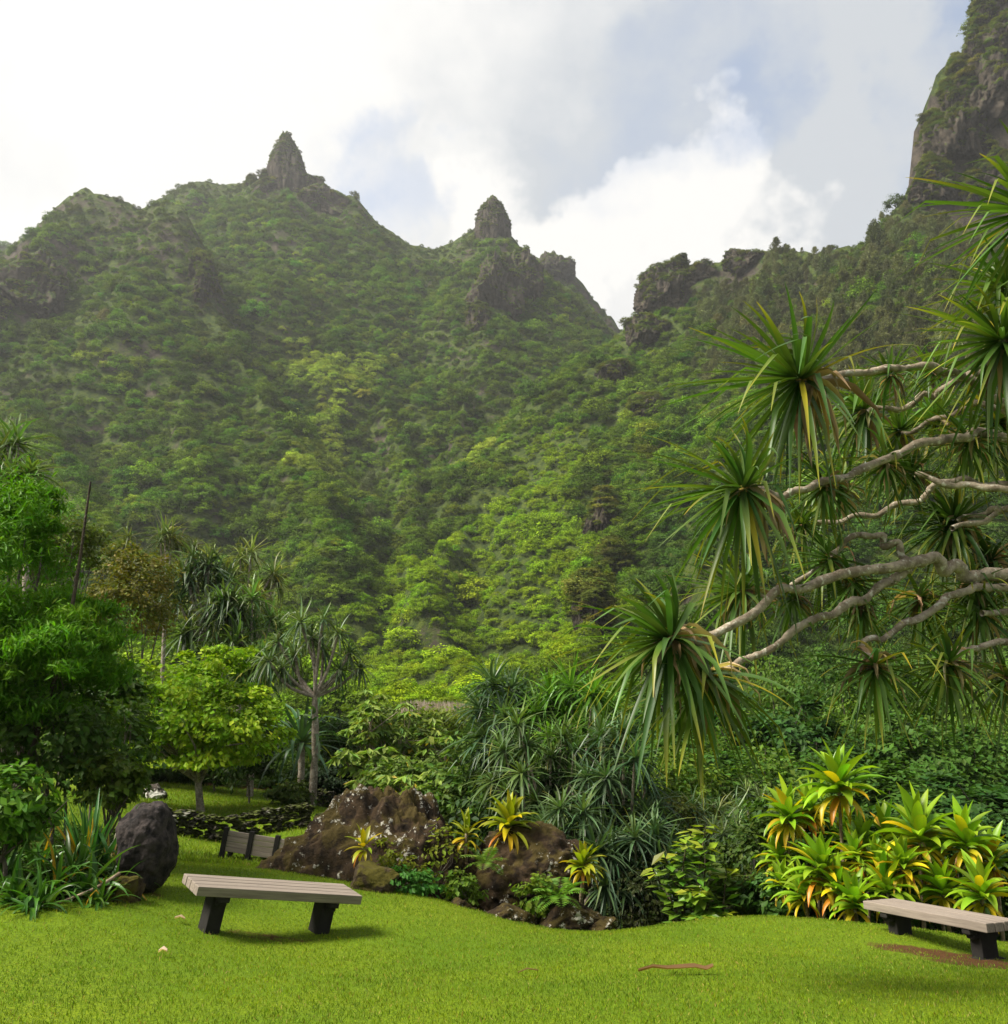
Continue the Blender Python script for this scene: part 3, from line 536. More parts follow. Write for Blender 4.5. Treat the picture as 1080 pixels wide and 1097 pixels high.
# ------------------------------------------------------------------ plants: shared builders
GREEN, BLUEG, YEL, DEAD = (.05, .105, .018), (.045, .085, .045), (.30, .26, .02), (.36, .25, .14)
def ros_dirs(n_, th0, th1, axis, r, pw=.6):
    i = np.arange(n_); th = np.radians(th0+(th1-th0)*((i+.5)/n_)**pw)+r.normal(0, .07, n_); ph = i*2.39996+r.normal(0, .15, n_)
    ax = unit(np.asarray(axis, float)); a = unit(np.cross(ax, [.3, .9, .21])); b = np.cross(ax, a)
    d = np.cos(th)[:, None]*ax+np.sin(th)[:, None]*(np.cos(ph)[:, None]*a+np.sin(ph)[:, None]*b); return d, (th-math.radians(th0))/math.radians(th1-th0)
def pandan_leaves(axis, L, n_, r, col=GREEN, w=.055, kink=.3, droop=.5, seg=7, tip=.35, th1=125, inner=.7):
    m = MB(); d, f = ros_dirs(n_, 4, th1, axis, r); young = (1-f)[:, None]
    c0 = vary(col, n_, .18, r)*(1+.9*young**2*np.array([1.3, 1., .4])); c1 = c0*.9; y = r.random(n_) < tip; c1[y] = vary(YEL, y.sum(), .2, r, .08); c0[(r.random(n_) < .05*tip*2)&(f > .6)] = np.array(YEL)*.9
    ax = unit(np.asarray(axis, float)); b = d*.03*L+ax*((1-f)*.09*L)[:, None]
    strips(m, b, d, L*r.uniform(.72, 1.08, n_)*(inner+(1.1-inner)*np.minimum(1, f*2.5))*(1-.65*np.clip(d[:, 2]-.2, 0, 1)*(abs(ax[2]) < .75)), w*L*r.uniform(.85, 1.15, n_), c0, c1, droop*(.35+.9*f)*r.uniform(.5, 1.5, n_), seg, .35, kink, roll=.25, r=r, tip_at=3.5, lean=unit(ax*[1, 1, 0]+r.normal(0, .4, (n_, 3))*[1, 1, 0]+1e-4)*np.clip(d[:, 2:]+.1, 0, 1)*1.1); return m
def dead_leaves(axis, L, n_, r, w=.045, seg=6):
    m = MB(); ax = unit(np.asarray(axis, float)); d = unit(r.normal(0, .5, (n_, 3))-ax*.35+np.array([0, 0, -.5])); c0 = vary(DEAD, n_, .3, r, .1)
    strips(m, -ax*.04*L+r.normal(0, .03*L, (n_, 3)), d, L*r.uniform(.35, .85, n_), w*L*r.uniform(.5, 1.1, n_), c0, c0*.7, r.uniform(.8, 2.2, n_), seg, .9, .3, roll=.8, wav=.012, r=r); return m
ROS = {}
def ros_var(tilt, L, col, kind, n_=38, **kw):
    """a few shared rosette meshes per lean; yaw is set on the object"""
    v = random.randint(0, 1); key = (round(tilt, 1), kind, v)
    if key not in ROS:
        r = np.random.default_rng(abs(hash(str(key))) % 9999 if False else sum(map(ord, str(key)))); ax = (math.sin(tilt), 0, math.cos(tilt))
        ROS[key] = pandan_leaves(ax, L, n_, r, col, seg=5, **kw).mesh('leaf_rosette', M['strap'])
    return ROS[key]
def pandanus(loc, tips, kind, col, L, label, fork=.45, group=None, trunk_r=.07, cat='pandanus', bark='bark', n_=38, spread_tilt=True, stem_label=None, **kw):
    """tips: rosette centres in world space"""
    loc = np.array(loc, float); t = thing('pandanus', loc, label, cat, group); m = MB(); tips = np.array(tips)-loc; cen = tips.mean(0); top = tips[:, 2].max()
    r = np.random.default_rng(int(abs(loc[0]*100)+loc[1]*7)); fk = np.array([cen[0]*.35, cen[1]*.35, top*fork])
    tube(m, [(0, 0, -.3), fk*.5+r.normal(0, .05, 3), fk], [trunk_r*1.35, trunk_r, trunk_r*.9], (1, 1, 1), 9, .06, r, 12)
    for q in tips:
        mid = fk*.5+q*.5+r.normal(0, .06, 3)-np.array([0, 0, .12*L]); tube(m, [fk, mid, q], [trunk_r*.65, trunk_r*.5, trunk_r*.42], (1, 1, 1), 6, .07, r, 8)
    m.obj('trunk', M[bark], t, True)
    base = cen*np.array([1, 1, 0])+np.array([0, 0, cen[2]-.9*L])
    for q in tips:
        d = q-base; tilt = min(1.5, math.atan2(math.hypot(d[0], d[1]), max(.05, d[2]))) if spread_tilt else random.uniform(0, .4)
        o = link('leaf_rosette', ros_var(round(tilt/.35)*.35, L, col, kind, n_, **kw), t, q); o.rotation_euler = (0, 0, math.atan2(d[1], d[0])+random.uniform(-.3, .3)); s_ = random.uniform(.85, 1.15); o.scale = (s_, s_, s_)
    return t
def leaf_crown(N, rad, size, col, r, asp=.6, K=None, cl=.2, hollow=.5, bottom=-.6, up=.8, amt=.18, var2=None, hue=.1, bend=.15, dirs=None):
    m = MB(); p, o, k = cloud_pts(N, rad, r, hollow, K, cl, bottom); c_ = vary(col, N, amt, r, hue)
    if var2 is not None: s_ = (r.random(k.max()+1) < .3)[k]|(r.random(N) < .08); c_[s_] = vary(var2, s_.sum(), amt, r, hue)
    nr = unit(o*.6+r.normal(0, .6, (N, 3))+np.array([0, 0, up])); dd = unit(o+r.normal(0, .5, (N, 3))+np.array([0, 0, -.25])) if dirs is None else unit(np.asarray(dirs)+o*.7+r.normal(0, .35, (N, 3)))
    kites(m, p, size*r.uniform(.6, 1.25, N), c_, nr, asp, r, dd, bend); return m, p
def leafy(name, base, cen, N, rad, size, col, label, cat, group=None, mat='leaf', stems=5, trunk_r=.05, bark='bark_dark', seed=0, trunk=True, more=(), **kw):
    """a tree or shrub: crown of leaves at cen over a branching trunk from base"""
    r = np.random.default_rng(seed+17); base = np.array(base, float); t = thing(name, base, label, cat, group); m, p = leaf_crown(N, rad, size, col, r, **kw)
    off = np.array(cen)-base; m.V = [v+off for v in m.V]
    for c2, n2, r2, k2 in more:
        m2, _ = leaf_crown(n2, r2, size, np.array(col)*r.uniform(.85, 1.2), r, **{**kw, 'K': k2}); m.n = sum(len(v) for v in m.V); m.add(np.concatenate(m2.V)+np.array(c2)-base, np.concatenate(m2.Q), np.concatenate(m2.C))
    m.obj('crown', M[mat], t)
    if trunk:
        m = MB(); fk = off*np.array([.4, .4, .45])+r.normal(0, .04, 3); tube(m, [(0, 0, -.25), fk*.5+r.normal(0, .05, 3), fk], [trunk_r*1.4, trunk_r, trunk_r*.9], (1, 1, 1), 8, .06, r, 8)
        for i in r.choice(len(p), stems*3):
            q = p[i]+off; tube(m, [fk*r.uniform(.7, 1), fk*.45+q*.55+r.normal(0, .1, 3)*np.array(rad), q], [trunk_r*.6, trunk_r*.35, trunk_r*.12], (1, 1, 1), 5, .06, r, 8)
        m.obj('trunk', M[bark], t, True)
    return t
def at(px, Y, py=900):
    x = P(px, py, Y)[0]; return np.array([x, Y, g1(x, Y)])
def cpx(px, py, Y): return P(px, py, Y)
def tips_px(lst, Y, dy=.5, seed=0):
    r = np.random.default_rng(seed); return [P(a, b, Y+r.uniform(-dy, dy)) for a, b in lst]
# ------------------------------------------------------------------ left garden
leafy('broadleaf_tree', at(215, 22.5), cpx(200, 768, 22.3), 7500, (1.7, 1.5, 1.5), .145, (.19, .32, .012), 'bright lime green tree in full leaf on the left upper lawn', 'tree', bark='bark', stems=12, trunk_r=.08, seed=1, more=[(cpx(145, 765, 22.6), 4000, (1.3, 1.2, 1.15), 34), (cpx(250, 780, 21.9), 4200, (1.25, 1.2, 1.1), 36), (cpx(205, 802, 21.6), 2300, (1.6, 1., .55), 24), (cpx(228, 708, 22.3), 1600, (.8, .8, .6), 14)], K=52, cl=.13, hollow=.35, bottom=-.75, var2=(.27, .38, .018), asp=.62)
leafy('feathery_tree', at(-35, 12.2), cpx(5, 610, 12.4), 13000, (.95, 1., 1.25), .115, (.075, .19, .008), 'bright green feathery tree at the left edge above the garden bed', 'tree', seed=2, more=[(cpx(70, 690, 11.9), 6500, (.62, .7, .5), 24), (cpx(25, 745, 12.2), 6000, (.8, .7, .5), 22), (cpx(38, 545, 12.6), 3500, (.55, .6, .4), 14), (cpx(-10, 700, 12), 6000, (.7, .7, .9), 20)], K=36, cl=.16, asp=.26, up=.5, hollow=.3, bottom=-.9, stems=3, var2=(.10, .22, .01), trunk_r=.06, dirs=(0, 0, 1.))
leafy('feathery_shrub', at(75, 12.4), cpx(72, 690, 12.4), 13000, (.74, .7, .72), .105, (.08, .2, .008), 'soft green feathery shrub crown reaching right of the thin dark stalk', 'shrub', seed=3, K=40, cl=.15, asp=.26, up=.3, hollow=.4, bottom=-.8, stems=2, trunk_r=.02, var2=(.11, .23, .01), dirs=(0, 0, 1.))
leafy('shrub', at(140, 27), cpx(142, 640, 27), 6000, (1.25, 1.1, 1.7), .13, (.105, .11, .014), 'olive brown leafy tree between the feathery tree and the dark pandanus', 'tree', seed=4, K=60, cl=.16, hollow=.4, var2=(.135, .12, .016), stems=3)
leafy('shrub', at(60, 23), cpx(62, 590, 23), 4500, (1.1, 1., 1.0), .12, (.085, .115, .02), 'dull green bushy treetop left of the olive brown tree', 'tree', seed=5, K=44, cl=.18, stems=6)
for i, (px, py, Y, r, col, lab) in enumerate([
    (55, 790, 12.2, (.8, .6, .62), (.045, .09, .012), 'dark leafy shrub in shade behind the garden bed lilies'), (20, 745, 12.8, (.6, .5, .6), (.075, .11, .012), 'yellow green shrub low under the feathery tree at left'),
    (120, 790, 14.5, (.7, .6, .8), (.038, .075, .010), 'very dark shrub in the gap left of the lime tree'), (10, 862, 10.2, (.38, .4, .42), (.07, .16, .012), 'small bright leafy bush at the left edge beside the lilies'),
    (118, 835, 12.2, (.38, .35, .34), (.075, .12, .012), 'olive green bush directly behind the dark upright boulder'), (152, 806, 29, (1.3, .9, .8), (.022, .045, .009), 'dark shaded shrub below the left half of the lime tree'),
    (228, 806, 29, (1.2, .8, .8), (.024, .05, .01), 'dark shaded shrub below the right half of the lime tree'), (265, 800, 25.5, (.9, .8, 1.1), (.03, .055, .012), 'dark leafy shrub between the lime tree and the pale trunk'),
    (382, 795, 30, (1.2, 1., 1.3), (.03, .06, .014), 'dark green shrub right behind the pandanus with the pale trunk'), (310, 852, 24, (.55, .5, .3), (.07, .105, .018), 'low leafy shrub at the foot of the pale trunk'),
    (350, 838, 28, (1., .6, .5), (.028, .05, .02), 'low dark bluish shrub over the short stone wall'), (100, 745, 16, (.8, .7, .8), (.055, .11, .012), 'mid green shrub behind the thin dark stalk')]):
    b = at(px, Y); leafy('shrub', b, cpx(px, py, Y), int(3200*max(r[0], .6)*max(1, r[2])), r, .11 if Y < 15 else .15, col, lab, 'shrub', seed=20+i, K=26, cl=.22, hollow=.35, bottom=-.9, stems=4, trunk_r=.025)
s_ = MB(); b = at(24, 12.0); tube(s_, [P(20, 850, 12)-b, P(35, 800, 12)-b, P(62, 715, 12)-b, P(80, 635, 12)-b, P(97, 516, 12)-b], [.035, .032, .026, .024, .012], (.5, .45, .4), 7, .05, rng, 24)
t = s_.obj('plant_stalk', M['bark_dark'], None, True, b); tag(t, 'thin dark leaning plant stalk rising bare above the left shrubs', 'stalk')
def strap_clump(name, loc, n_, L, w, col, label, th1=75, droop=.8, cat='plant', group=None, shape='strap', seed=0, yel=.04, mat='gloss', kink=.15):
    r = np.random.default_rng(seed+300); m = MB(); d, f = ros_dirs(n_, 3, th1, (0, 0, 1), r, .7); c0 = vary(col, n_, .2, r); c0[r.random(n_) < yel] = (.4, .24, .015)
    strips(m, r.normal(0, .05, (n_, 3))*np.array([1, 1, 0]), d, L*r.uniform(.65, 1.1, n_), w*r.uniform(.8, 1.2, n_), c0, c0*1.1, droop*r.uniform(.5, 1.4, n_), 7, .45, kink, shape=shape, r=r)
    t = m.obj(name, M[mat], None, True, loc); return tag(t, label, cat, group)
for i, (px, Y, n_, L, w, lab) in enumerate([(25, 9.75, 40, .62, .05, 'arching strap leaved lily clump at the left edge of the lawn'), (62, 10.0, 46, .72, .055, 'largest arching lily clump with a yellowed leaf in the garden bed'),
    (98, 10.2, 40, .66, .055, 'lily clump just left of the mossy rock'), (5, 10.3, 44, .75, .055, 'lily clump cut by the left edge behind the arching front clump'), (80, 10.6, 44, .8, .06, 'tall lily clump in front of the upright blade leaved clump'), (128, 10.55, 26, .55, .045, 'small lily clump leaning over the face of the dark boulder'), (48, 9.55, 34, .5, .045, 'front lily clump nearest the lawn'), (112, 9.95, 26, .42, .04, 'little lily clump beside the fallen branch'), (40, 10.9, 40, .75, .05, 'taller lily clump in shade at the back of the garden bed')]):
    strap_clump('lily', at(px, Y)+[0, 0, .0], n_, L, w, (.05, .125, .014), lab, 88, .95, 'lily', 'lilies in the garden bed', seed=i, yel=.05)
strap_clump('flax', at(97, 11.0), 36, 1.0, .07, (.05, .13, .03), 'upright blade leaved clump behind the lilies left of the dark boulder', 26, .25, 'plant', seed=9)
strap_clump('flax', at(117, 11.5), 14, .7, .03, (.13, .11, .012), 'yellow brown bladed clump between the upright clump and dark boulder', 30, .35, 'plant', seed=10)
def fern(loc, n_, L, col, label, seed=0, tilt=70):
    r = np.random.default_rng(seed+500); m = MB(); d, f = ros_dirs(n_, 20, tilt, (0, 0, 1), r)
    for k in range(n_):
        dd = d[k]; p = np.zeros(3); Lk = L*r.uniform(.7, 1.1); pts = []
        for s_ in range(16): pts.append(p.copy()); dd = unit(dd+np.array([0, 0, -.075])); p = p+dd*Lk/16
        pts = np.array(pts); tg = unit(np.gradient(pts, axis=0)); sd = unit(np.cross(tg, [0, 0, 1.])); nr = np.cross(sd, tg); t_ = np.linspace(0, 1, 16)
        for sg in (-1, 1):
            ln = Lk*.26*np.sin(np.pi*(.12+.86*t_))**.8; dr = unit(sd*sg+tg*.35); kites(m, pts+dr*ln[:, None]*.5, ln, vary(col, 16, .12, r), unit(nr+r.normal(0, .12, (16, 3))), .24, r, dr, .12)
    t = m.obj('fern', M['leaf'], None, False, loc); return tag(t, label, 'fern', None)
fern(at(150, 12.6)+[0, 0, .1], 11, .55, (.13, .2, .015), 'yellow green fern behind the top of the dark boulder', 1)
fern(P(598, 962, 13.2), 12, .62, (.10, .2, .02), 'feathery green fern among the rocks right of the huge boulder', 2, 80)
fern(P(520, 925, 13.6), 10, .5, (.10, .17, .02), 'pale green fern in the cleft between the two largest boulders', 3, 70)
# pandanus trees at the back left
def ring(px, py, rx, ry, k, seed):
    r = np.random.default_rng(seed); return [(px+rx*math.sqrt(r.random())*math.cos(a), py+ry*math.sqrt(r.random())*math.sin(a)) for a in r.uniform(0, 6.28, k)]
for i, (px, py, rx, ry, k, Y, L, col, lab) in enumerate([
    (208, 640, 40, 46, 20, 30, 1.15, (.05, .085, .032), 'dark blue green pandanus crown above the lime tree'), (250, 628, 56, 46, 34, 34, .95, (.13, .165, .05), 'pale olive pandanus crown behind the dark one'),
    (265, 685, 46, 44, 24, 29, 1.1, (.085, .15, .04), 'grey green pandanus crown right behind the top of the lime tree'), (10, 500, 32, 26, 10, 20, .9, (.07, .12, .03), 'pandanus top at the left edge above the feathery tree'),
    (165, 592, 50, 26, 18, 36, .9, (.10, .125, .04), 'distant olive pandanus top left of the pale olive one')]):
    b = at(px, Y); pandanus(b, tips_px(ring(px, py, rx, ry, k, i), Y, .9, i), 'left%d' % i, col, L, lab, .6, trunk_r=.08, n_=30, w=.07, kink=.35, tip=.1)
b = at(332, 24); pandanus(b, tips_px([(322,668),(346,664),(298,688),(316,702),(362,680),(374,700),(386,716),(303,716),(346,698),(288,708),(364,718),(334,684)], 24, .45, 3), 'grey', (.075, .12, .05), .72, 'pandanus tree with pale forked trunk and mop of grey green leaves', .58, trunk_r=.085, n_=34, w=.075, kink=.35, tip=.08)
r = np.random.default_rng(5); b = at(318, 24.6); t = thing('pandanus', b, 'young pandanus with long drooping dark leaves beside the pale trunk', 'pandanus')
pandan_leaves((0, 0, 1), 1.9, 46, r, (.04, .085, .035), .06, .4, .8, 8, .05, 95).obj('leaf_rosette', M['strap'], t, True, (0, 0, 1.5)); m = MB(); tube(m, [(-.1, 0, -.2), (.03, 0, .8), (0, 0, 1.6)], [.1, .09, .08], (1, 1, 1), 8); m.obj('trunk', M['bark'], t, True)
# ------------------------------------------------------------------ pale stemmed shrubs in the middle
def umbrella_plant(px, py_top, Y, label, seed, leaf=.32, nst=4, col=(.17, .25, .045)):
    r = np.random.default_rng(seed+900); b = at(px, Y); top = P(px, py_top, Y)-b; t = thing('umbrella_shrub', b, label, 'shrub', 'pale stemmed shrubs in the middle'); ms, ml = MB(), MB()
    for s_ in range(nst):
        e = top*np.array([1, 1, r.uniform(.62, 1.)])+np.array([r.normal(0, .32), r.normal(0, .3), 0]); mid = e*np.array([.6, .6, .55])+r.normal(0, .07, 3); tube(ms, [(r.normal(0, .1), r.normal(0, .1), -.15), mid, e], [.035, .026, .014], (1.25, 1.2, 1.1), 6, .06, r, 8)
        ends = [e]+[mid*(1-f)+e*f+np.array([r.normal(0, .3), r.normal(0, .3), .12]) for f in r.uniform(.1, .95, 5)]
        for q in ends[1:]: tube(ms, [mid*.5+e*.5, q], [.014, .008], (1.2, 1.15, 1.05), 4, .05, r)
        for q in ends:
            k = 20; a = r.uniform(0, 6.28, k); d = np.c_[np.cos(a), np.sin(a), r.uniform(-.15, .25, k)]; c_ = vary(col, k, .2, r); c_[r.random(k) < .03] = (.4, .3, .03)
            kites(ml, q+d*leaf*.55, leaf*r.uniform(.7, 1.2, k), c_, unit(np.array([0, 0, 1.])+d*.25+r.normal(0, .25, (k, 3))), .42, r, d, .22)
    ml.obj('leaves', M['leaf'], t); ms.obj('stem', M['bark'], t, True)
for i, (px, py, Y, lab) in enumerate([(395, 738, 27, 'tall pale stemmed shrub just right of the grey green pandanus'), (418, 755, 27.5, 'pale stemmed shrub second from the grey green pandanus, thin white trunk'), (448, 772, 28, 'light green shrub below the strip of dry grass'),
    (400, 800, 23, 'pale stemmed shrub nearest the bare earth patch'), (430, 800, 24, 'broad topped shrub over the left of the huge boulder'), (468, 790, 25, 'broad topped light green shrub midway to the pandanus thicket'),
    (500, 790, 24, 'light green shrub against the left flank of the pandanus thicket'), (450, 825, 21, 'low shrub right above the lichened top of the huge boulder'), (490, 830, 20.5, 'low green shrub above the right shoulder of the huge boulder'), (525, 835, 20, 'low green shrub tucked under the pandanus thicket'), (475, 760, 32, 'yellowish shrub at the right end of the dry grass strip')]):
    umbrella_plant(px, py, Y, lab, i, leaf=.34 if Y > 22 else .28, nst=5)
for i, (px, py, Y, r, col, lab) in enumerate([(450, 855, 22, (1.4, .8, .8), (.08, .135, .02), 'deep green bush behind the lichened top of the huge boulder'), (520, 860, 20, (1.1, .8, .8), (.07, .125, .02), 'deep green bush at the left foot of the pandanus thicket'),
    (425, 790, 30, (1.6, 1., 1.0), (.08, .12, .016), 'mid green bush behind the pale stemmed shrubs'), (495, 785, 31, (1.5, 1., .9), (.12, .16, .016), 'yellow green bush below the right end of the dry grass'),
    (545, 790, 24, (1.1, .8, .9), (.07, .13, .02), 'leafy green bush inside the left edge of the pandanus thicket')]):
    leafy('shrub', at(px, Y), cpx(px, py, Y), 3600, r, .15, col, lab, 'shrub', seed=60+i, K=34, cl=.2, hollow=.35, bottom=-.9, stems=4, trunk_r=.025)
# ------------------------------------------------------------------ pandanus thicket in the centre
for i, (lst, Y, col, L, lab) in enumerate([
    ([(528,735),(548,742),(515,760),(540,770),(520,790),(560,760)], 19.5, (.05, .095, .045), .85, 'dark blue green pandanus at the top left of the thicket'),
    ([(590,745),(612,738),(635,745),(575,765),(605,765),(640,768),(655,760),(622,780),(590,790)], 18.6, (.075, .17, .018), .8, 'fresh green upright pandanus at the top of the thicket'),
    ([(540,805),(565,800),(590,812),(615,805),(560,830),(585,835),(610,832),(640,815),(545,850),(575,858),(555,778),(602,790),(628,845),(530,838),(650,820)], 17.4, (.075, .125, .04), .62, 'pandanus with pale wiry branches in the middle of the thicket'),
    ([(660,800),(680,815),(650,835),(672,845),(692,840),(640,855),(665,870),(690,870),(630,835),(668,785),(700,860),(645,790),(682,890),(655,885)], 17.0, (.055, .10, .045), .66, 'grey green pandanus on the right shoulder of the thicket'),
    ([(600,868),(625,872),(612,890),(640,892),(660,900),(585,885),(598,895),(630,915),(650,935)], 16.2, (.065, .115, .045), .6, 'low pandanus with starry rosettes at the front of the thicket'),
    ([(655,918),(680,900),(690,925),(668,935),(640,915),(700,890),(704,910),(672,955),(650,950),(694,945),(712,930)], 15.6, (.055, .10, .045), .72, 'lowest pandanus with long hanging leaves right of the boulders')]):
    b = at(np.mean([a for a, _ in lst]), Y+.3); pandanus(b, tips_px(lst, Y, .5, 40+i), 'mid%d' % i, col, L, lab, .35, 'pandanus thicket below the lawn', trunk_r=.05, n_=54 if i else 60, w=.07, kink=.2, tip=.05, th1=118, droop=.38)
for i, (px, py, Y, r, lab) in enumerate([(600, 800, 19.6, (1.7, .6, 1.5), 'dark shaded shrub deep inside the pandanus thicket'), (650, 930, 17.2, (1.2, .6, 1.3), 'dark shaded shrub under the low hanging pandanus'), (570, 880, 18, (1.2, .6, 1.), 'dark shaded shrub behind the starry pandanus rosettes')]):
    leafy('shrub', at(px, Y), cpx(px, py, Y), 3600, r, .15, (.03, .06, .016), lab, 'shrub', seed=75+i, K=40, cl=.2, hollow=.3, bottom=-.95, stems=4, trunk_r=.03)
# ------------------------------------------------------------------ ti plants and shrubs on the right
def ti_plant(px, py, Y, L, label, seed, yel=.35, n_=32, group='ti plants beside the right bench', base=None, th1=115, col=(.17, .31, .016)):
    r = np.random.default_rng(seed+1200); b = at(px+r.uniform(-6, 6), Y) if base is None else np.array(base, float); top = P(px, py, Y)-b
    t = thing('ti_plant', b, label, 'ti plant', group); m = MB(); d, f = ros_dirs(n_, 4, 82, (r.normal(0, .1), r.normal(0, .1), 1), r, .62); c0 = vary(col, n_, .18, r, .1); y = (r.random(n_) < yel*.3*f*2); c0[y] = vary((.42, .34, .012), y.sum(), .2, r, .08)
    strips(m, top-np.array([0, 0, .22*L])+np.c_[0*f, 0*f, (1-f)*.3*L], d, L*r.uniform(.75, 1.1, n_), .25*L*r.uniform(.8, 1.15, n_), c0, c0*np.array([1.3, 1.1, .8]), (.12+.5*f)*r.uniform(.6, 1.3, n_), 6, .5, 0, shape='broad', r=r, roll=.2); m.obj('leaf_rosette', M['gloss'], t, True)
    k = int(3+n_*yel*.6); m = MB(); d, f = ros_dirs(k, 75, th1, (0, 0, 1), r); c0 = vary((.44, .36, .014), k, .2, r, .08); oo = r.random(k) < .14; c0[oo] = vary((.5, .2, .015), oo.sum(), .2, r, .08)
    strips(m, top-np.array([0, 0, .3*L]), d, L*r.uniform(.55, .95, k), .15*L, c0, c0*np.array([1, .8, .8]), r.uniform(.6, 1.6, k), 6, .6, .1, shape='broad', r=r, roll=.4, wav=.004); m.obj('yellow_leaves', M['gloss'], t, True)
    m = MB(); tube(m, [(0, 0, -.2), top*np.array([.5, .5, .5])+r.normal(0, .03, 3), top], [.028, .024, .018], (.7, .65, .5), 6, .06, r, 8); m.obj('stem', M['bark'], t, True)
for i, (px, py, Y, L, yel, lab) in enumerate([(898, 838, 13.8, .68, .5, 'tallest ti plant with a fan of broad leaves and orange skirt'), (845, 872, 14.2, .52, .6, 'yellow tipped ti plant left of and below the tallest one'), (880, 928, 13.2, .56, .6, 'ti plant with golden lower leaves at front centre of the clump'),
    (985, 892, 13.3, .64, .4, 'ti plant with tall upright leaves behind the right bench'), (1034, 898, 13.0, .56, .4, 'ti plant with orange leaf on the right of the upright one'), (950, 898, 14.2, .52, .5, 'ti plant between the tallest one and the upright one'),
    (925, 905, 14.0, .5, .3, 'small ti plant in the middle of the clump half behind golden leaves'), (835, 915, 14.4, .48, .4, 'ti plant at the left end of the clump'), (1052, 955, 12.3, .5, .5, 'low ti plant with golden skirt right above the right bench'),
    (950, 950, 12.9, .48, .35, 'low green ti plant left of the right bench seat'), (915, 965, 12.8, .46, .2, 'low green ti plant at the edge of the lawn'), (1010, 950, 12.9, .5, .3, 'ti plant seen over the middle of the right bench'), (905, 893, 14.6, .46, .5, 'ti plant with yellow leaves just under the tallest one'), (860, 955, 13.4, .44, .2, 'dark leaved ti plant at the lower left of the clump'),
    (868, 868, 14.3, .44, .9, 'bright golden ti plant touching the left of the tallest one'), (915, 915, 13.5, .4, .9, 'golden leaved small ti plant right of the front centre one'), (966, 925, 12.9, .42, .8, 'golden ti plant just above the left end of the right bench'), (940, 925, 13.4, .42, .7, 'yellow green ti plant between two golden ones'),
    (1062, 920, 13.2, .5, .5, 'ti plant at the right edge of the photo above the bench'), (838, 945, 13.9, .38, .7, 'small yellow ti plant at the bottom left end of the clump'), (1000, 925, 13.4, .42, .8, 'golden ti plant under the tall upright one'), (897, 950, 13.0, .4, .5, 'low ti plant with yellow tips beneath the golden front one')]):
    ti_plant(px, py, Y, L, lab, i, yel)
ti_plant(545, 880, 14.2, .5, 'golden yellow ti plant on top of the boulders', 30, .35, base=P(545, 905, 14.2), group=None, col=(.2, .25, .012)); ti_plant(625, 925, 13.6, .36, 'small golden ti plant at the right side of the lichen spotted boulder', 31, .45, base=P(622, 950, 13.8), group=None, col=(.2, .24, .012)); ti_plant(390, 905, 13.2, .3, 'little yellow leaved plant before the face of the huge boulder', 32, .5, base=P(391, 930, 13.1), group=None, n_=12, col=(.24, .28, .012))
ti_plant(500, 892, 14.3, .36, 'yellow leaved plant growing on the shoulder of the huge boulder', 33, .3, base=P(500, 915, 14.3), group=None, n_=14, col=(.2, .24, .012))
for i, (px, py, Y, r, n_, sz, col, lab) in enumerate([(415, 925, 13.6, (.42, .3, .36), 900, .07, (.13, .15, .012), 'yellow green mossy bush against the face of the huge boulder'), (435, 945, 13.2, (.4, .28, .2), 800, .08, (.05, .15, .02), 'low green herb patch beside the lichen capped rock'),
    (575, 960, 13.4, (.3, .25, .25), 500, .09, (.11, .17, .015), 'small leafy bush between the rocks and the fern'), (470, 925, 13.7, (.4, .3, .5), 260, .08, (.13, .16, .014), 'thin yellow green creeper over the right face of the huge boulder'), (495, 950, 13.5, (.3, .25, .22), 500, .09, (.09, .15, .015), 'low leafy plant at the lower right of the huge boulder')]):
    leafy('herb', P(px, py+14, Y), cpx(px, py, Y), n_, r, sz, col, lab, 'plant', seed=90+i, K=18, cl=.22, hollow=.3, bottom=-.9, stems=2, trunk_r=.008)
# big-leaved shrub, small pandanus and bushes
def pinnate_shrub(px, py, Y, H, label, seed):
    r = np.random.default_rng(seed); b = at(px, Y); top = P(px, py, Y)-b; t = thing('big_leaved_shrub', b, label, 'shrub'); ml, ms = MB(), MB()
    for s_ in range(6):
        e = top+np.array([r.normal(0, .3), r.normal(0, .25), -r.uniform(0, .8)]); st = tube(ms, [(0, 0, -.1), e*.55+r.normal(0, .08, 3), e], [.02, .015, .008], (.8, .8, .6), 5, .05, r, 14)
        for j, q in enumerate(st[4:]):
            for sg in (0, 1.57, 3.14, 4.71): a = sg+j*1.1+r.normal(0, .2); d = np.array([[math.cos(a), math.sin(a), .12]]); c_ = vary((.10, .19, .018), 1, .2, r) if j < 8 else vary((.2, .26, .02), 1, .15, r); kites(ml, q+d*.13, .26*r.uniform(.7, 1.1), c_, unit(np.array([[0, 0, 1.]])+r.normal(0, .25, (1, 3))), .55, r, d, .12)
    ml.obj('leaves', M['gloss'], t); ms.obj('stem', M['bark_dark'], t, True)
pinnate_shrub(735, 885, 14.3, 1., 'shrub with paired rounded leaves right of the pandanus thicket', 1); pinnate_shrub(765, 925, 14.0, 1., 'lower shrub with broad leaves and orange tip at the lawn crest', 2)
for i, (lst, Y, L, lab) in enumerate([([(800,850),(815,860),(790,868)], 20, .6, 'small pandanus with hanging leaves left of the ti plants'), ([(755,872),(770,868),(742,866)], 19, .55, 'small pale pandanus between the thicket and the ti plants'), ([(775,895),(790,890),(765,888),(800,905)], 18, .55, 'small grey green pandanus just above the broad leaved shrub')]):
    pandanus(at(lst[0][0], Y), tips_px(lst, Y, .3, i), 'small', (.075, .12, .05), L, lab, .5, 'small pandanus on the right', trunk_r=.04, n_=40, w=.055, kink=.2, tip=.05)
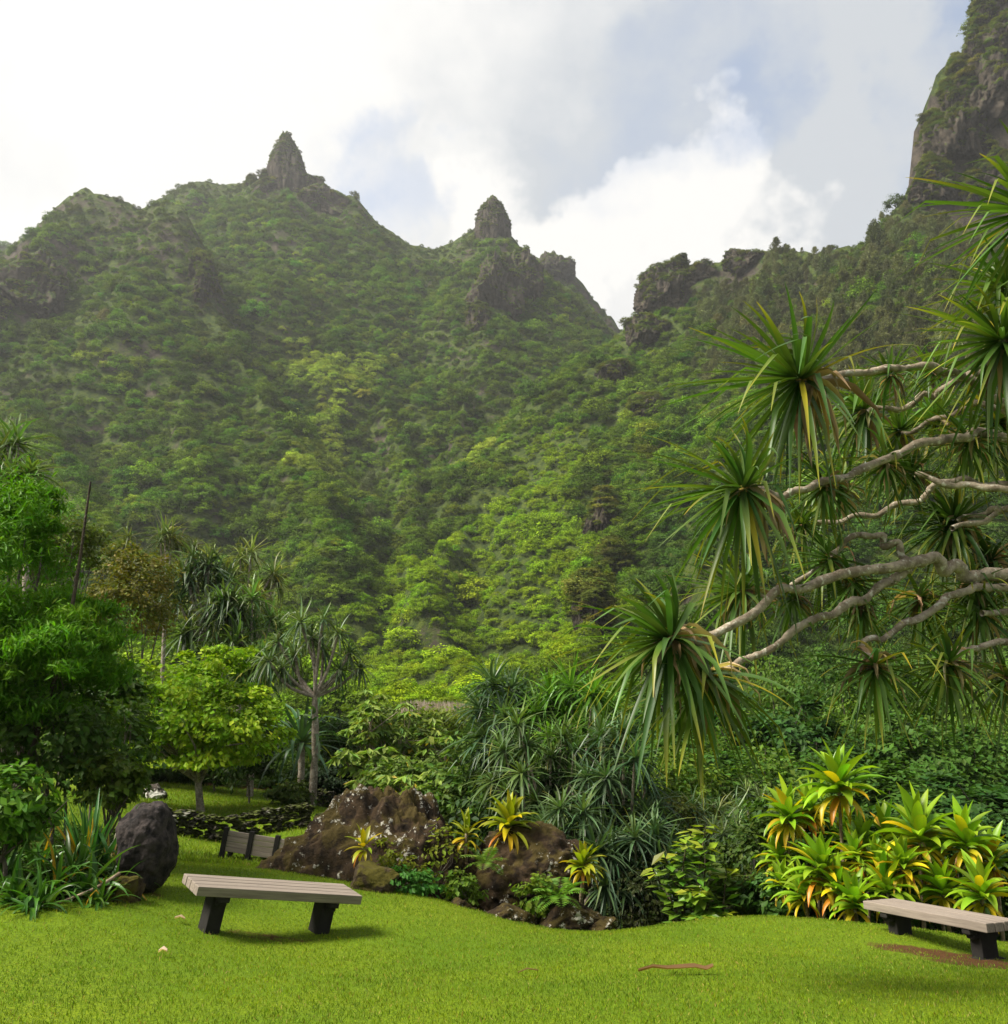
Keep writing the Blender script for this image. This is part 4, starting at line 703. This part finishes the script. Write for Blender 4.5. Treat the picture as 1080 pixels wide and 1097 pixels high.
for i, (px, py, Y, r, sz, col, lab) in enumerate([(720, 842, 25, (1., .8, .8), .15, (.10, .16, .014), 'bright green bush at the right of the pandanus thicket'), (725, 895, 19, (.9, .7, .9), .1, (.07, .085, .012), 'olive small leaved bush between thicket and ti plants'),
    (815, 930, 15.2, (.8, .6, .75), .11, (.05, .085, .013), 'dull green bush under the left end of the ti plants'), (700, 960, 15.4, (.7, .5, .5), .08, (.03, .04, .01), 'dark brownish bush below the hanging pandanus at the crest'), (790, 960, 14.6, (.55, .5, .36), .1, (.07, .10, .014), 'olive bush on the lawn crest in the middle right'),
    (835, 965, 14.2, (.45, .4, .34), .13, (.05, .11, .02), 'leafy green bush at the lawn crest left of the low ti plants'), (905, 930, 14.9, (1.0, .5, .8), .15, (.04, .09, .012), 'dark green bush filling the shade behind the ti plants'), (1010, 935, 14.4, (1.0, .5, .7), .15, (.045, .10, .012), 'dark green bush behind the right bench'),
    (1075, 940, 14.5, (.6, .6, .8), .14, (.03, .07, .014), 'dark bush at the right edge behind the bench'), (850, 890, 15.5, (.7, .5, .6), .14, (.05, .10, .014), 'green bush behind the left ti plants')]):
    leafy('shrub', at(px, Y), cpx(px, py, Y), int(2600*max(.7, r[0])), r, sz, col, lab, 'shrub', seed=110+i, K=30, cl=.2, hollow=.35, bottom=-.95, stems=4, trunk_r=.02)
# hau trees: dark spreading trees in the valley behind, each its own
hau = [None, None, None]
HAU = [(740,800,34),(800,790,36),(860,780,35),(920,775,37),(985,790,34),(1045,800,33),(770,745,44),(835,735,46),(905,725,45),(975,735,44),(1045,740,43),(720,770,42),(1090,770,38),(880,830,30),(960,845,28),(1040,860,26),(820,830,29),(760,830,28)]
for i, (px, py, Y) in enumerate(HAU):
    top = P(px, py-22, Y); b = at(px, Y); v = (0, 1, 2, 1, 0, 0, 2, 1, 0)[i % 9]; lab = ('dark green spreading tree with layered leaves in the valley behind the ti plants', 'mid green dense round headed tree in the valley behind the ti plants', 'deep shadowy green tree with drooping layers in the valley behind the ti plants')[v]
    grp = ('dark spreading trees in the valley', 'mid green trees in the valley', 'deep green trees in the valley')[v]
    if hau[v] is None:
        o = hau[v] = leafy('spreading_tree', b, b+np.array([0, 0, 3.]), (9000, 11000, 7500)[v], (2.3, 2.3, 1.7), (.2, .14, .25)[v], ((.05, .11, .014), (.085, .15, .016), (.035, .085, .016))[v], lab, 'tree', grp, seed=150+v, K=(60, 80, 46)[v], cl=(.13, .14, .12)[v], hollow=.45, bottom=-.5, up=(1.9, .9, 2.2)[v], stems=8, trunk_r=.1)
    else: o = copy_tree(hau[v]); o['label'] = lab
    h = top[2]-b[2]; o.location = b; o.rotation_euler = (0, 0, i*1.7); s_ = max(.75, h/4.7); o.scale = (max(.8, min(1.25, s_)),)*2+(s_,)
# ------------------------------------------------------------------ undergrowth, dry grass and the earth bank
gx = np.r_[rng.uniform(-16, 26, 9000), rng.uniform(-11, -3.6, 900)]; gy = np.r_[14.2+38*rng.random(9000)**1.4, rng.uniform(10.4, 15.5, 900)]; pp = np.c_[gx, gy, ground(gx, gy)]; qx, qy = pix(pp)
ok = (qx > -80)&(qx < 1160)&(bed(gx, gy) > .6)&~((qx > 140)&(qx < 400)&(gy < 29)&(gx < -1.3)); pp = pp[ok]; gy = gy[ok]; N_ = len(pp); s_ = rng.uniform(.22, .5, N_)*np.clip(gy/20, .55, 1.8)
scatter('undergrowth', broad, pp+np.c_[0*s_, 0*s_, s_*.1], np.c_[s_, s_, s_*rng.uniform(.7, 1.3, N_)], vary((.045, .085, .014), N_, .3, hue=.15), rng.integers(0, 4, N_))
m = MB(); a = P(438, 762, 58); b2 = P(500, 764, 60); k = 2600; f = rng.random(k); base = a+(b2-a)*f[:, None]+np.c_[rng.normal(0, .3, k), rng.normal(0, 1., k), rng.uniform(-.6, .1, k)]
d = unit(np.c_[rng.normal(0, .3, (k, 2)), np.ones(k)]); kites(m, base+d*.25, rng.uniform(.4, .9, k), vary((.36, .30, .26), k, .2, hue=.04), unit(np.c_[rng.normal(0, 1, (k, 2)), 0*f]), .1, rng, d, .05)
dg = m.obj('dry_grass', M['grass']); dg['kind'] = 'stuff'
bank = rock_mass((1.1, .7, .8), 5, 5, 8, .1); bank.materials.append(M['earth']); structure(link('earth_bank', bank, None, P(400, 838, 32)))
# ------------------------------------------------------------------ big pandanus whose branches reach in from the right
tb = np.array([7.7, 8.9, g1(7.7, 8.9)]); pt = thing('pandanus', tb, 'large spreading pandanus whose pale branches reach in from the right edge', 'pandanus')
LIMB = MB(); top = np.array([7.3, 8.8, tb[2]+3.0])
tube(LIMB, [tb-tb-np.array([0, 0, .3]), np.array([-.1, 0, 1.2]), top-tb], [.24, .19, .17], (1, 1, 1), 12, .05, rng, 14)
for k in range(7): a = k*.9; tube(LIMB, [np.array([.05*math.cos(a), .05*math.sin(a), 1.1]), np.array([.35*math.cos(a), .35*math.sin(a), .5]), np.array([.55*math.cos(a), .55*math.sin(a), -.2])], [.05, .045, .05], (1, 1, 1), 6, .05, rng, 8)
def limb(pts, r0, r1, Y0, Y1, hub=True):
    k = len(pts); pw = [P(a, b, Y0+(Y1-Y0)*i/(k-1))-tb for i, (a, b) in enumerate(pts)]; pw = np.array(pw)
    rr = np.linspace(r1, r0, k)*.85; jr = np.random.default_rng(int(pts[0][0]*7)); mid = (pw[:-1]+pw[1:])/2+jr.normal(0, .022, (k-1, 3)); q = np.empty((2*k-1, 3)); q[::2] = pw+np.r_[[[0, 0, 0]], jr.normal(0, .015, (k-1, 3))]; q[1::2] = mid; pw = q; rr = np.interp(np.arange(2*k-1)/2, np.arange(k), rr); k = 2*k-1
    if hub: pw = np.vstack([pw, (pw[-1]*.45+(top-tb)*.55)+np.array([0, 0, .1]), top-tb]); rr = np.r_[rr, r0*1.15, r0*1.3]
    tube(LIMB, pw, rr, (1.05, 1.03, .97), 10, .09, rng, k*5)
limb([(866,406),(905,401),(950,397),(1000,392),(1022,398),(1036,408),(1075,430),(1130,470)], .055, .032, 7.6, 8.3)
limb([(930,441),(955,440),(977,434),(1000,424),(1014,412),(1036,399),(1060,400)], .04, .028, 8.6, 8.2, False)
limb([(806,524),(830,530),(850,528),(880,517),(908,511),(945,494),(983,476),(1015,470),(1048,463),(1100,470),(1160,500)], .055, .03, 7.4, 8.4)
limb([(728,683),(750,683),(785,672),(820,646),(858,632),(896,616),(935,609),(971,603),(1003,600),(1022,606),(1032,615),(1080,616),(1160,620)], .075, .032, 7.2, 8.5)
limb([(762,722),(785,715),(805,702),(840,684),(878,662),(905,650),(930,642),(955,622),(975,606)], .05, .028, 7.6, 8.0, False)
limb([(806,640),(825,638),(845,628),(866,614),(890,606)], .035, .022, 8.6, 8.3, False)
limb([(890,594),(905,582),(923,571),(945,574),(960,583),(976,600)], .04, .026, 8.1, 8.0, False)
limb([(936,710),(926,700),(922,685),(945,684),(965,668),(990,656),(1020,640),(1045,628),(1090,632),(1160,640)], .05, .024, 7.7, 8.4)
limb([(1018,708),(1030,698),(1048,690),(1080,687),(1150,680)], .04, .026, 7.9, 8.4)
limb([(1052,657),(1075,655),(1150,650)], .04, .03, 8.2, 8.5)
limb([(1026,558),(1045,553),(1062,546),(1085,544),(1150,560)], .04, .026, 8.8, 8.3)
limb([(1020,566),(1050,560),(1080,550),(1150,560)], .04, .026, 8.4, 8.6)
limb([(872,560),(900,560),(940,552),(980,540),(1000,520),(1030,515),(1080,522),(1150,540)], .045, .026, 8.7, 8.2)
limb([(966,464),(985,460),(1003,448),(1030,440),(1050,430),(1110,450)], .035, .024, 8.9, 8.2)
limb([(980,508),(1010,516),(1040,521),(1075,527),(1150,545)], .04, .03, 8.2, 7.9)
limb([(1082,366),(1110,400),(1150,450)], .05, .035, 7.6, 8.4); limb([(1098,208),(1120,300),(1160,400)], .05, .035, 7.2, 8.2)
LIMB.obj('trunk', M['bark'], pt, True)
FR = [  # centre px, py, depth, reach in px, axis (image right, toward viewer, up), leaves, dead
 (862,408,7.6,150,(-.9,.1,.2),60,18),(800,523,7.4,135,(-1,.1,-.08),54,12),(722,683,7.2,135,(-.9,.12,-.22),60,10),(757,722,7.6,120,(-.55,.1,-.6),46,6),(798,634,8.6,95,(-.85,.1,.1),40,10),
 (858,562,8.9,60,(-.1,.8,-.25),40,4),(928,441,8.8,90,(-.7,.1,.4),42,10),(966,463,9.2,75,(-.5,.1,.5),38,10),(890,597,8.3,78,(-.5,.1,-.6),34,6),(937,712,7.7,84,(.0,.2,-.7),46,20),
 (1018,710,7.9,84,(-.45,.2,-.4),46,12),(1052,657,8.6,80,(-.8,.1,.1),42,8),(1026,558,8.9,88,(-.8,.05,.3),44,14),(1020,566,9.0,76,(-.6,.1,-.5),36,14),(978,508,9.0,74,(-.7,.1,.3),38,10),
 (1080,366,7.6,130,(-.95,.12,.1),66,14),(1112,225,7.2,150,(-.9,.15,-.35),60,6),(1085,310,7.9,105,(-.95,.1,.1),44,6),(985,640,9.0,80,(0,.1,-.9),34,10),(1062,600,9.0,76,(-.4,.2,-.6),38,16),(1070,450,9.0,95,(-.5,.1,-.5),44,14),(900,520,9.6,75,(-.5,.1,.1),38,8),(1080,725,8.3,82,(.1,.2,-.3),38,8),(1005,450,9.6,80,(-.6,.1,.2),36,8),
 (884,520,7.9,66,(-.5,.1,-.7),34,8),(950,495,8.1,66,(-.3,.1,-.8),34,10),(850,640,7.9,62,(-.5,.1,-.7),32,6),(915,622,8.2,64,(-.2,.1,-.8),34,8),(955,402,8.0,58,(-.5,.1,.5),32,8),(925,652,8.2,60,(-.3,.1,-.8),32,8),(1040,470,8.3,70,(-.4,.1,-.7),36,12),(1000,400,8.6,62,(-.5,.1,.5),32,6),(1045,625,8.5,66,(-.3,.1,-.8),34,10)]
for i, (px, py, Y, R, ax, n_, nd) in enumerate(FR):
    r = np.random.default_rng(2000+i); a = np.array([ax[0], -ax[1], ax[2]]); L = R*Y/1000*1.02; q = P(px, py, Y)-tb; drk = .8 if i in (5, 18, 19, 20) else 1.
    o = pandan_leaves(a, L, int(n_*1.45), r, np.array((.05, .10, .018))*drk, .045 if L > 1 else .055, .4, .24, 10, .45, 110, .95).obj('leaf_rosette', M['strap'], pt, True, q)
    dead_leaves(a, L*.8, int(nd*1.4), r, .1).obj('dead_leaves', M['leaf'], o, True)
# ------------------------------------------------------------------ grass, fallen leaves
def blades(N, x0, x1, y0, y1, h, w, pw=1.):
    x = rng.uniform(x0, x1, N); y = y0+(y1-y0)*rng.random(N)**pw; ok = (np.abs(x) < y*.6+.4)&(soil_at(x, y) < .45+rng.normal(0, .26, N)); x = x[ok]; y = y[ok]; N = len(x)
    z = np.concatenate([ground(x[i:i+60000], y[i:i+60000]) for i in range(0, N, 60000)]); q = np.c_[x, y, z]; pat = fbm(q*np.array([1, 1, 0]), .8, 3); pt2 = fbm(q*np.array([1, 1, 0])+50, 5., 2)
    hh = h*rng.uniform(.5, 1.3, N)*(1+.4*pt2); d = unit(np.c_[rng.normal(0, .5, (N, 2)), np.ones(N)]); c_ = vary((.155, .225, .004), N, .2, hue=.1)*(1+.28*pat[:, None]*np.array([1.2, .8, .5])+.2*pt2[:, None])
    dry = rng.random(N) < .05+.05*(pt2 > .3); c_[dry] = vary((.3, .26, .06), dry.sum(), .2); return q, d, hh, w, c_
G_ = MB()
for a in [(330000, -8, 8, 5.2, 14.8, .028, .20, 1.25), (60000, -11, -1, 14.4, 30, .07, .2, 1.)]:
    q, d, hh, w, c_ = blades(*a); kites(G_, q+d*(hh*.42)[:, None], hh, np.clip(c_, .01, .8), unit(np.c_[rng.normal(0, 1, (len(q), 2)), rng.normal(0, .2, len(q))]), w, rng, d, .12)
gr = G_.obj('grass', M['grass']); gr['kind'] = 'stuff'
def fallen(pts, Y, w, col, label, name='fallen_leaf', cat='leaf', mat='leaf', lift=.03):
    m = MB(); pw = []
    for i, (a, b) in enumerate(pts): v = P(a, b, Y); v[2] = g1(v[0], v[1]); pw.append(v)
    pw = np.array(pw); b0 = pw[0].copy(); k = len(pw); q = pw-b0+np.array([0, 0, lift])+np.c_[np.zeros((k, 2)), .03*np.abs(np.sin(np.arange(k)*1.3))]; tg = unit(np.gradient(q, axis=0)); sd = unit(np.cross(tg, [0, 0, 1.]))
    ww = (w*np.sin(np.pi*(.08+.84*np.arange(k)/(k-1)))*(np.linspace(.25, 2.2, k) if k > 5 else 1))[:, None]; V = np.stack([q-sd*ww+[0, 0, w*.8], q, q+sd*ww+[0, 0, w*.5]], 1)
    Q = [[3*i+j, 3*i+j+1, 3*i+j+4, 3*i+j+3] for i in range(k-1) for j in (0, 1)]; m.add(V.reshape(-1, 3), Q, col); return tag(m.obj(name, M[mat], None, True, b0), label, cat)
fallen([(684,1044),(700,1046),(715,1049),(730,1050),(745,1050),(757,1049),(765,1046)], 8.45, .032, (.16, .09, .04), 'long curled brown dead leaf lying on the lawn right of centre')
fallen([(168,1041),(172,1043),(177,1044)], 8.6, .03, (.5, .36, .28), 'small pale pinkish dead leaf on the lawn below the left bench'); fallen([(186,998),(192,1000),(197,1001)], 9.9, .025, (.35, .25, .16), 'tiny tan dead leaf on the grass left of the left bench'); fallen([(555,1043),(565,1045),(577,1046)], 8.5, .012, (.12, .08, .03), 'thin dark twig like leaf lying on the lawn in the middle')
m = MB(); b = P(62, 975, 9.65); b[2] = g1(b[0], b[1]); e = P(128, 936, 10.2)-b; tube(m, [(0, 0, .03), e*.5+np.array([.03, 0, .0]), e], [.008, .016, .02], (1, .9, .8), 6, .06, rng, 10)
tag(m.obj('fallen_branch', M['bark'], None, True, b), 'bare grey brown branch lying along the edge of the garden bed', 'branch')
print('done')
